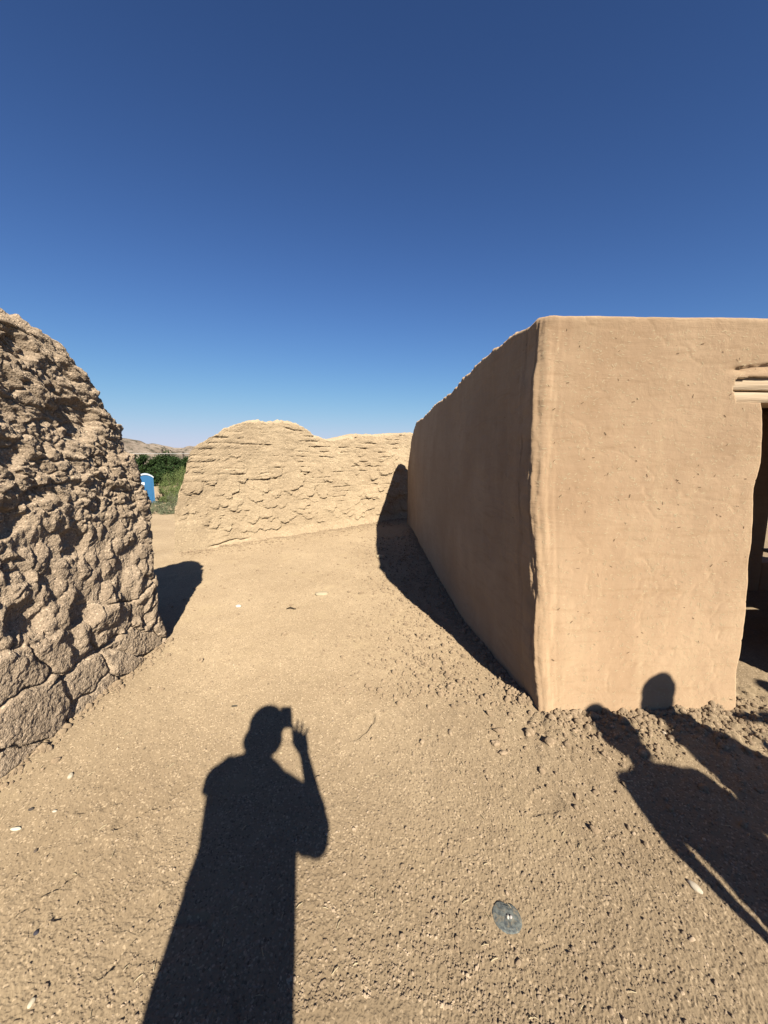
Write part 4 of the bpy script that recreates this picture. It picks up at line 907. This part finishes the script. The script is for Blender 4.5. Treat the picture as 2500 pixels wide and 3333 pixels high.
def hand(bm, wrist, palm_c, tips, thumb, k=1.):
    wrist = Vector(wrist); palm_c = Vector(palm_c); d = (palm_c - wrist).normalized()
    side = (Vector(tips[0]) - Vector(tips[-1])).normalized() if len(tips) > 1 else Vector((1, 0, 0)); kn = palm_c + d * .04 * k
    capsule(bm, wrist, palm_c, .024 * k, .026 * k, 10)
    for i, t in enumerate(tips):
        t = Vector(t); root = kn + side * (.034 - .0225 * i) * k; capsule(bm, palm_c + side * (.020 - .0135 * i) * k - d * .02, root, .013 * k, .0105 * min(k, 1.), 10)
        mid = root.lerp(t, .5) + d * .004; q_ = min(k, 1.02); capsule(bm, root, mid, .0098 * q_, .0086 * q_, 10); capsule(bm, mid, t, .0086 * q_, .007 * q_, 10)
    b = wrist.lerp(palm_c, .45) + side * .022 * k; th = Vector(thumb); mid = b.lerp(th, .55) + side * .012; capsule(bm, b, mid, .013 * k, .011 * k, 10); capsule(bm, mid, th, .011 * k, .008 * k, 10)

def photographer():
    Y = -.28; rel = (-.1, -.3, 0); root = empty('person', rel); tag(root, 'person holding up a phone, casting the tall central shadow with one raised hand', 'person')
    g = lambda px, py, y=Y: caster(px, py, y)
    bm = bmesh.new(); head(bm, (-.040, -.30, 1.70), 1.03)
    capsule(bm, (-.078, -.33, 1.46), (-.065, -.31, 1.62), .062, .056)
    capsule(bm, (-.09, -.33, .98), (-.09, -.33, 1.18), .14, .135); capsule(bm, (-.09, -.33, 1.18), (-.085, -.33, 1.38), .13, .12)
    capsule(bm, (-.20, -.30, 1.50), (-.235, -.30, 1.51), .04, .035)
    shL, shR = Vector((-.245, -.32, 1.475)), Vector((.055, -.33, 1.42)); capsule(bm, shL, shR, .06, .055)
    elL = g(690, 2560, -.17); wrL = Vector((-.052, -.035, 1.475)); capsule(bm, shL, elL, .048, .038); capsule(bm, elL, wrL, .037, .024)
    hand(bm, wrL, (-.03, -.03, 1.515), [(.030, -.030, 1.525), (.034, -.032, 1.545), (.036, -.032, 1.565), (.037, -.03, 1.585)], (-.037, -.036, 1.57), .9)
    elR = g(1042, 2690, -.22); wrR = g(992, 2462, -.10); capsule(bm, shR, elR, .05, .04); capsule(bm, elR, wrR, .042, .026)
    hand(bm, wrR, g(981, 2420, -.08), [g(955, 2362, -.05), g(969, 2348, -.05), g(985, 2352, -.055), g(1002, 2370, -.065)], g(955, 2398, -.05), 1.12)
    for s_ in (-1, 1):
        hp = Vector((-.12 + .1 * s_, -.33, .95)); kn = Vector((-.13 + .13 * s_, -.31, .52)); an = Vector((-.13 + .14 * s_, -.34, .09)); capsule(bm, hp, kn, .085, .06); capsule(bm, kn, an, .058, .038); capsule(bm, an - Vector((0, .02, .04)), an + Vector((.01 * s_, .15, -.055)), .04, .033)
    remeshed('body', bm, skin, root, .005, rel)
    bm = bmesh.new(); ellip(bm, (-.033, -.335, 1.757), (.106, .108, .104)); ellip(bm, (-.042, -.37, 1.685), (.114, .085, .088)); ellip(bm, (-.085, -.36, 1.62), (.055, .06, .045)); remeshed('hair', bm, hairm, root, .008, rel)
    sec = []
    for r_, L_, R_ in [(2492, 715, 905), (2507, 706, 925), (2530, 696, 945), (2569, 690, 960), (2625, 682, 975), (2702, 672, 976), (2815, 634, 971)]:
        a, b = g(L_, r_), g(R_, r_); sec.append((a.z, a.x, b.x, -.33, .14))
    loft('shirt', sec, cloth('shirt_cloth', (.10, .12, .16)), root, rel, fold=.01, seed=500)
    sec = []
    for r_, L_, R_ in [(2790, 640, 971), (2815, 634, 971), (2907, 604, 971), (3122, 537, 970), (3333, 493, 966)]:
        a, b = g(L_, r_), g(R_, r_); sec.append((a.z, a.x, b.x, -.33, .16))
    sec += [(.6, -.34, .065, -.33, .17), (.12, -.33, .06, -.33, .18)]
    loft('long_skirt', sec, cloth('skirt_cloth', (.05, .045, .05)), root, rel, fold=.03, seed=510)
    bm = bmesh.new(); capsule(bm, shL + Vector((.01, 0, 0)), g(705, 2540, -.20), .066, .062); capsule(bm, g(705, 2540, -.20), g(676, 2566, -.18), .062, .028); remeshed('sleeve', bm, cloth('shirt_cloth', (.10, .12, .16)), root, .008, rel)
    bm = bmesh.new(); capsule(bm, shR, g(1010, 2640, -.24), .066, .072); capsule(bm, g(1010, 2640, -.24), g(1026, 2722, -.22), .070, .058); capsule(bm, g(1010, 2640, -.24), g(990, 2745, -.24), .066, .035); remeshed('sleeve', bm, cloth('shirt_cloth', (.10, .12, .16)), root, .008, rel)
    # phone is its own thing, held in the hand
    ph = empty('phone', (0, -.012, 1.55)); tag(ph, 'slim dark smartphone held upright by the photographer', 'phone')
    bm = bmesh.new(); add_box(bm, (.001, -.006, .017), (.068, .008, .142), bevel=.003); bm_obj('phone_body', bm, simple('phone_black', (.02, .02, .025), .3, .5), ph)
    bm = bmesh.new(); add_box(bm, (.001, -.0108, .017), (.062, .001, .134)); bm_obj('screen', bm, simple('phone_glass', (.01, .01, .012), .1, .6), ph)
photographer()
def onlooker(label, Y, rel, sec_px, headc, hk, yaw, neck, sh, arms, colr, seed, hair=None):
    root = empty('person', rel); tag(root, label, 'person')
    bm = bmesh.new(); head(bm, headc, hk, yaw); c = Vector(headc); capsule(bm, neck, c + Vector((-.03 if hair else 0, -.01, -.09)), .056, .054)
    cx = (sh[0][0] + sh[1][0]) / 2; capsule(bm, (cx, Y, .80), (cx, Y, 1.0), .13, .125); capsule(bm, (cx, Y, 1.0), (cx, Y, sh[0][2] - .08), .12, .12); capsule(bm, sh[0], sh[1], .055, .055)
    for s_, el, wr in arms:
        capsule(bm, sh[s_], el, .047, .038); capsule(bm, el, wr, .038, .024); d = (Vector(wr) - Vector(el)).normalized(); w_ = Vector(wr); sd_ = Vector((0, 1, 0)) if abs(d.y) < .8 else Vector((1, 0, 0)); sd_ = (sd_ - d * sd_.dot(d)).normalized()
        pc = w_ + d * .055; hand(bm, w_, pc, [pc + d * l + sd_ * (.030 - .02 * i) + Vector((0, .012, 0)) for i, l in enumerate((.105, .12, .112, .09))], pc + d * .045 + sd_ * .055, .9)
    for s_ in (-1, 1):
        kn = Vector((cx + .10 * s_, Y + .01, .46)); an = Vector((cx + .11 * s_, Y - .02, .08)); capsule(bm, (cx + .08 * s_, Y, .84), kn, .082, .058); capsule(bm, kn, an, .056, .036); capsule(bm, an - Vector((0, .02, .035)), an + Vector((.01 * s_, .14, -.05)), .038, .03)
    remeshed('body', bm, skin, root, .006, rel)
    bm = bmesh.new(); ellip(bm, c + Vector((0, -.04, .042)), (.104 * hk, .1 * hk, .090 * hk)); ellip(bm, c + Vector((0, -.065, -.02)), (.102 * hk, .075 * hk, .12 * hk)); 
    if hair:
        bm.clear()
        for hc, hr in hair: ellip(bm, hc, hr)
    remeshed('hair', bm, hairm, root, .008, rel)
    sec = [(z, a, b, Y, dd) for z, a, b, dd in sec_px]
    loft('shirt', [s_ for s_ in sec if s_[0] > .78], cloth('top_cloth', colr), root, rel, fold=.01, seed=seed)
    for s_ in (-1, 1):
        loft('trouser_leg', [(.10, cx + .10 * s_ - .075, cx + .10 * s_ + .075, Y, .085), (.46, cx + .095 * s_ - .085, cx + .095 * s_ + .085, Y, .09), (.84, cx + .075 * s_ - .10, cx + .075 * s_ + .10, Y, .115)], cloth('trouser_cloth', (.06, .065, .085)), root, rel, fold=.01, seed=seed + 1)
# nearer onlooker
YA = -.05
onlooker('person standing just right of the camera, casting the nearer broad shouldered shadow', YA, (1.85, YA, 0),
         [(1.29, 1.79, 1.95, .06), (1.275, 1.76, 2.04, .085), (1.25, 1.69, 2.08, .11), (1.21, 1.665, 2.09, .12), (1.1, 1.665, 2.06, .125), (1.0, 1.68, 2.03, .12), (.9, 1.66, 2.03, .13), (.79, 1.64, 2.04, .14)],
         (1.935, YA + .02, 1.525), 1.05, .3, (1.852, YA, 1.28), [(1.70, YA, 1.23), (2.07, YA, 1.25)],
         [(0, (1.615, YA + .0, 1.0), (1.60, YA + .02, .80)), (1, (2.10, YA, .98), (2.08, YA + .05, .78))], (.35, .30, .25), 520, hair=[((1.958, YA - .03, 1.552), (.112, .11, .098)), ((1.925, YA - .05, 1.475), (.105, .09, .09))])
YB = .1
onlooker('person standing farther right of the camera, casting the head shadow on the plaster', YB, (2.34, YB, 0),
         [(1.47, 2.235, 2.42, .06), (1.42, 2.215, 2.44, .08), (1.37, 2.19, 2.46, .09), (1.33, 2.18, 2.49, .10), (1.24, 2.15, 2.50, .12), (1.13, 2.13, 2.48, .12), (1.0, 2.14, 2.46, .125), (.79, 2.13, 2.47, .13)],
         (2.305, YB, 1.645), 1.02, -.5, (2.33, YB, 1.40), [(2.20, YB, 1.34), (2.46, YB, 1.34)],
         [(0, (2.12, YB - .02, 1.06), (2.14, YB + .03, .83)), (1, (2.60, YB - .03, 1.12), (2.66, YB + .02, 1.30))], (.25, .12, .10), 540)
YC = .1  # unseen figure added so its arm casts a shadow strip at the sill
onlooker('person standing farthest right, pointing with one arm held out level beside the doorway', YC, (3.40, YC, 0),
         [(1.44, 3.33, 3.47, .06), (1.40, 3.24, 3.56, .10), (1.30, 3.19, 3.61, .12), (1.1, 3.22, 3.58, .12), (.79, 3.22, 3.58, .13)],
         (3.40, YC, 1.64), 1.0, .2, (3.40, YC, 1.42), [(3.23, YC, 1.40), (3.57, YC, 1.38)],
         [(0, (3.04, YC, 1.44), (2.86, YC, 1.465)), (1, (3.66, YC - .02, 1.10), (3.64, YC + .06, .86))], (.16, .20, .24), 560)
_p = [o for o in bpy.data.objects if o.name.startswith('person') and abs(o.location.x - 3.40) < .01][0]
bm = bmesh.new(); capsule(bm, (3.25, YC, 1.39), (3.04, YC, 1.44), .072, .062); capsule(bm, (3.04, YC, 1.44), (2.90, YC, 1.46), .062, .052); remeshed('sleeve', bm, cloth('sleeve_cloth', (.16, .20, .24)), _p, .008, (3.40, YC, 0))
print('DONE', sum(len(o.data.polygons) for o in bpy.data.objects if o.type == 'MESH'))
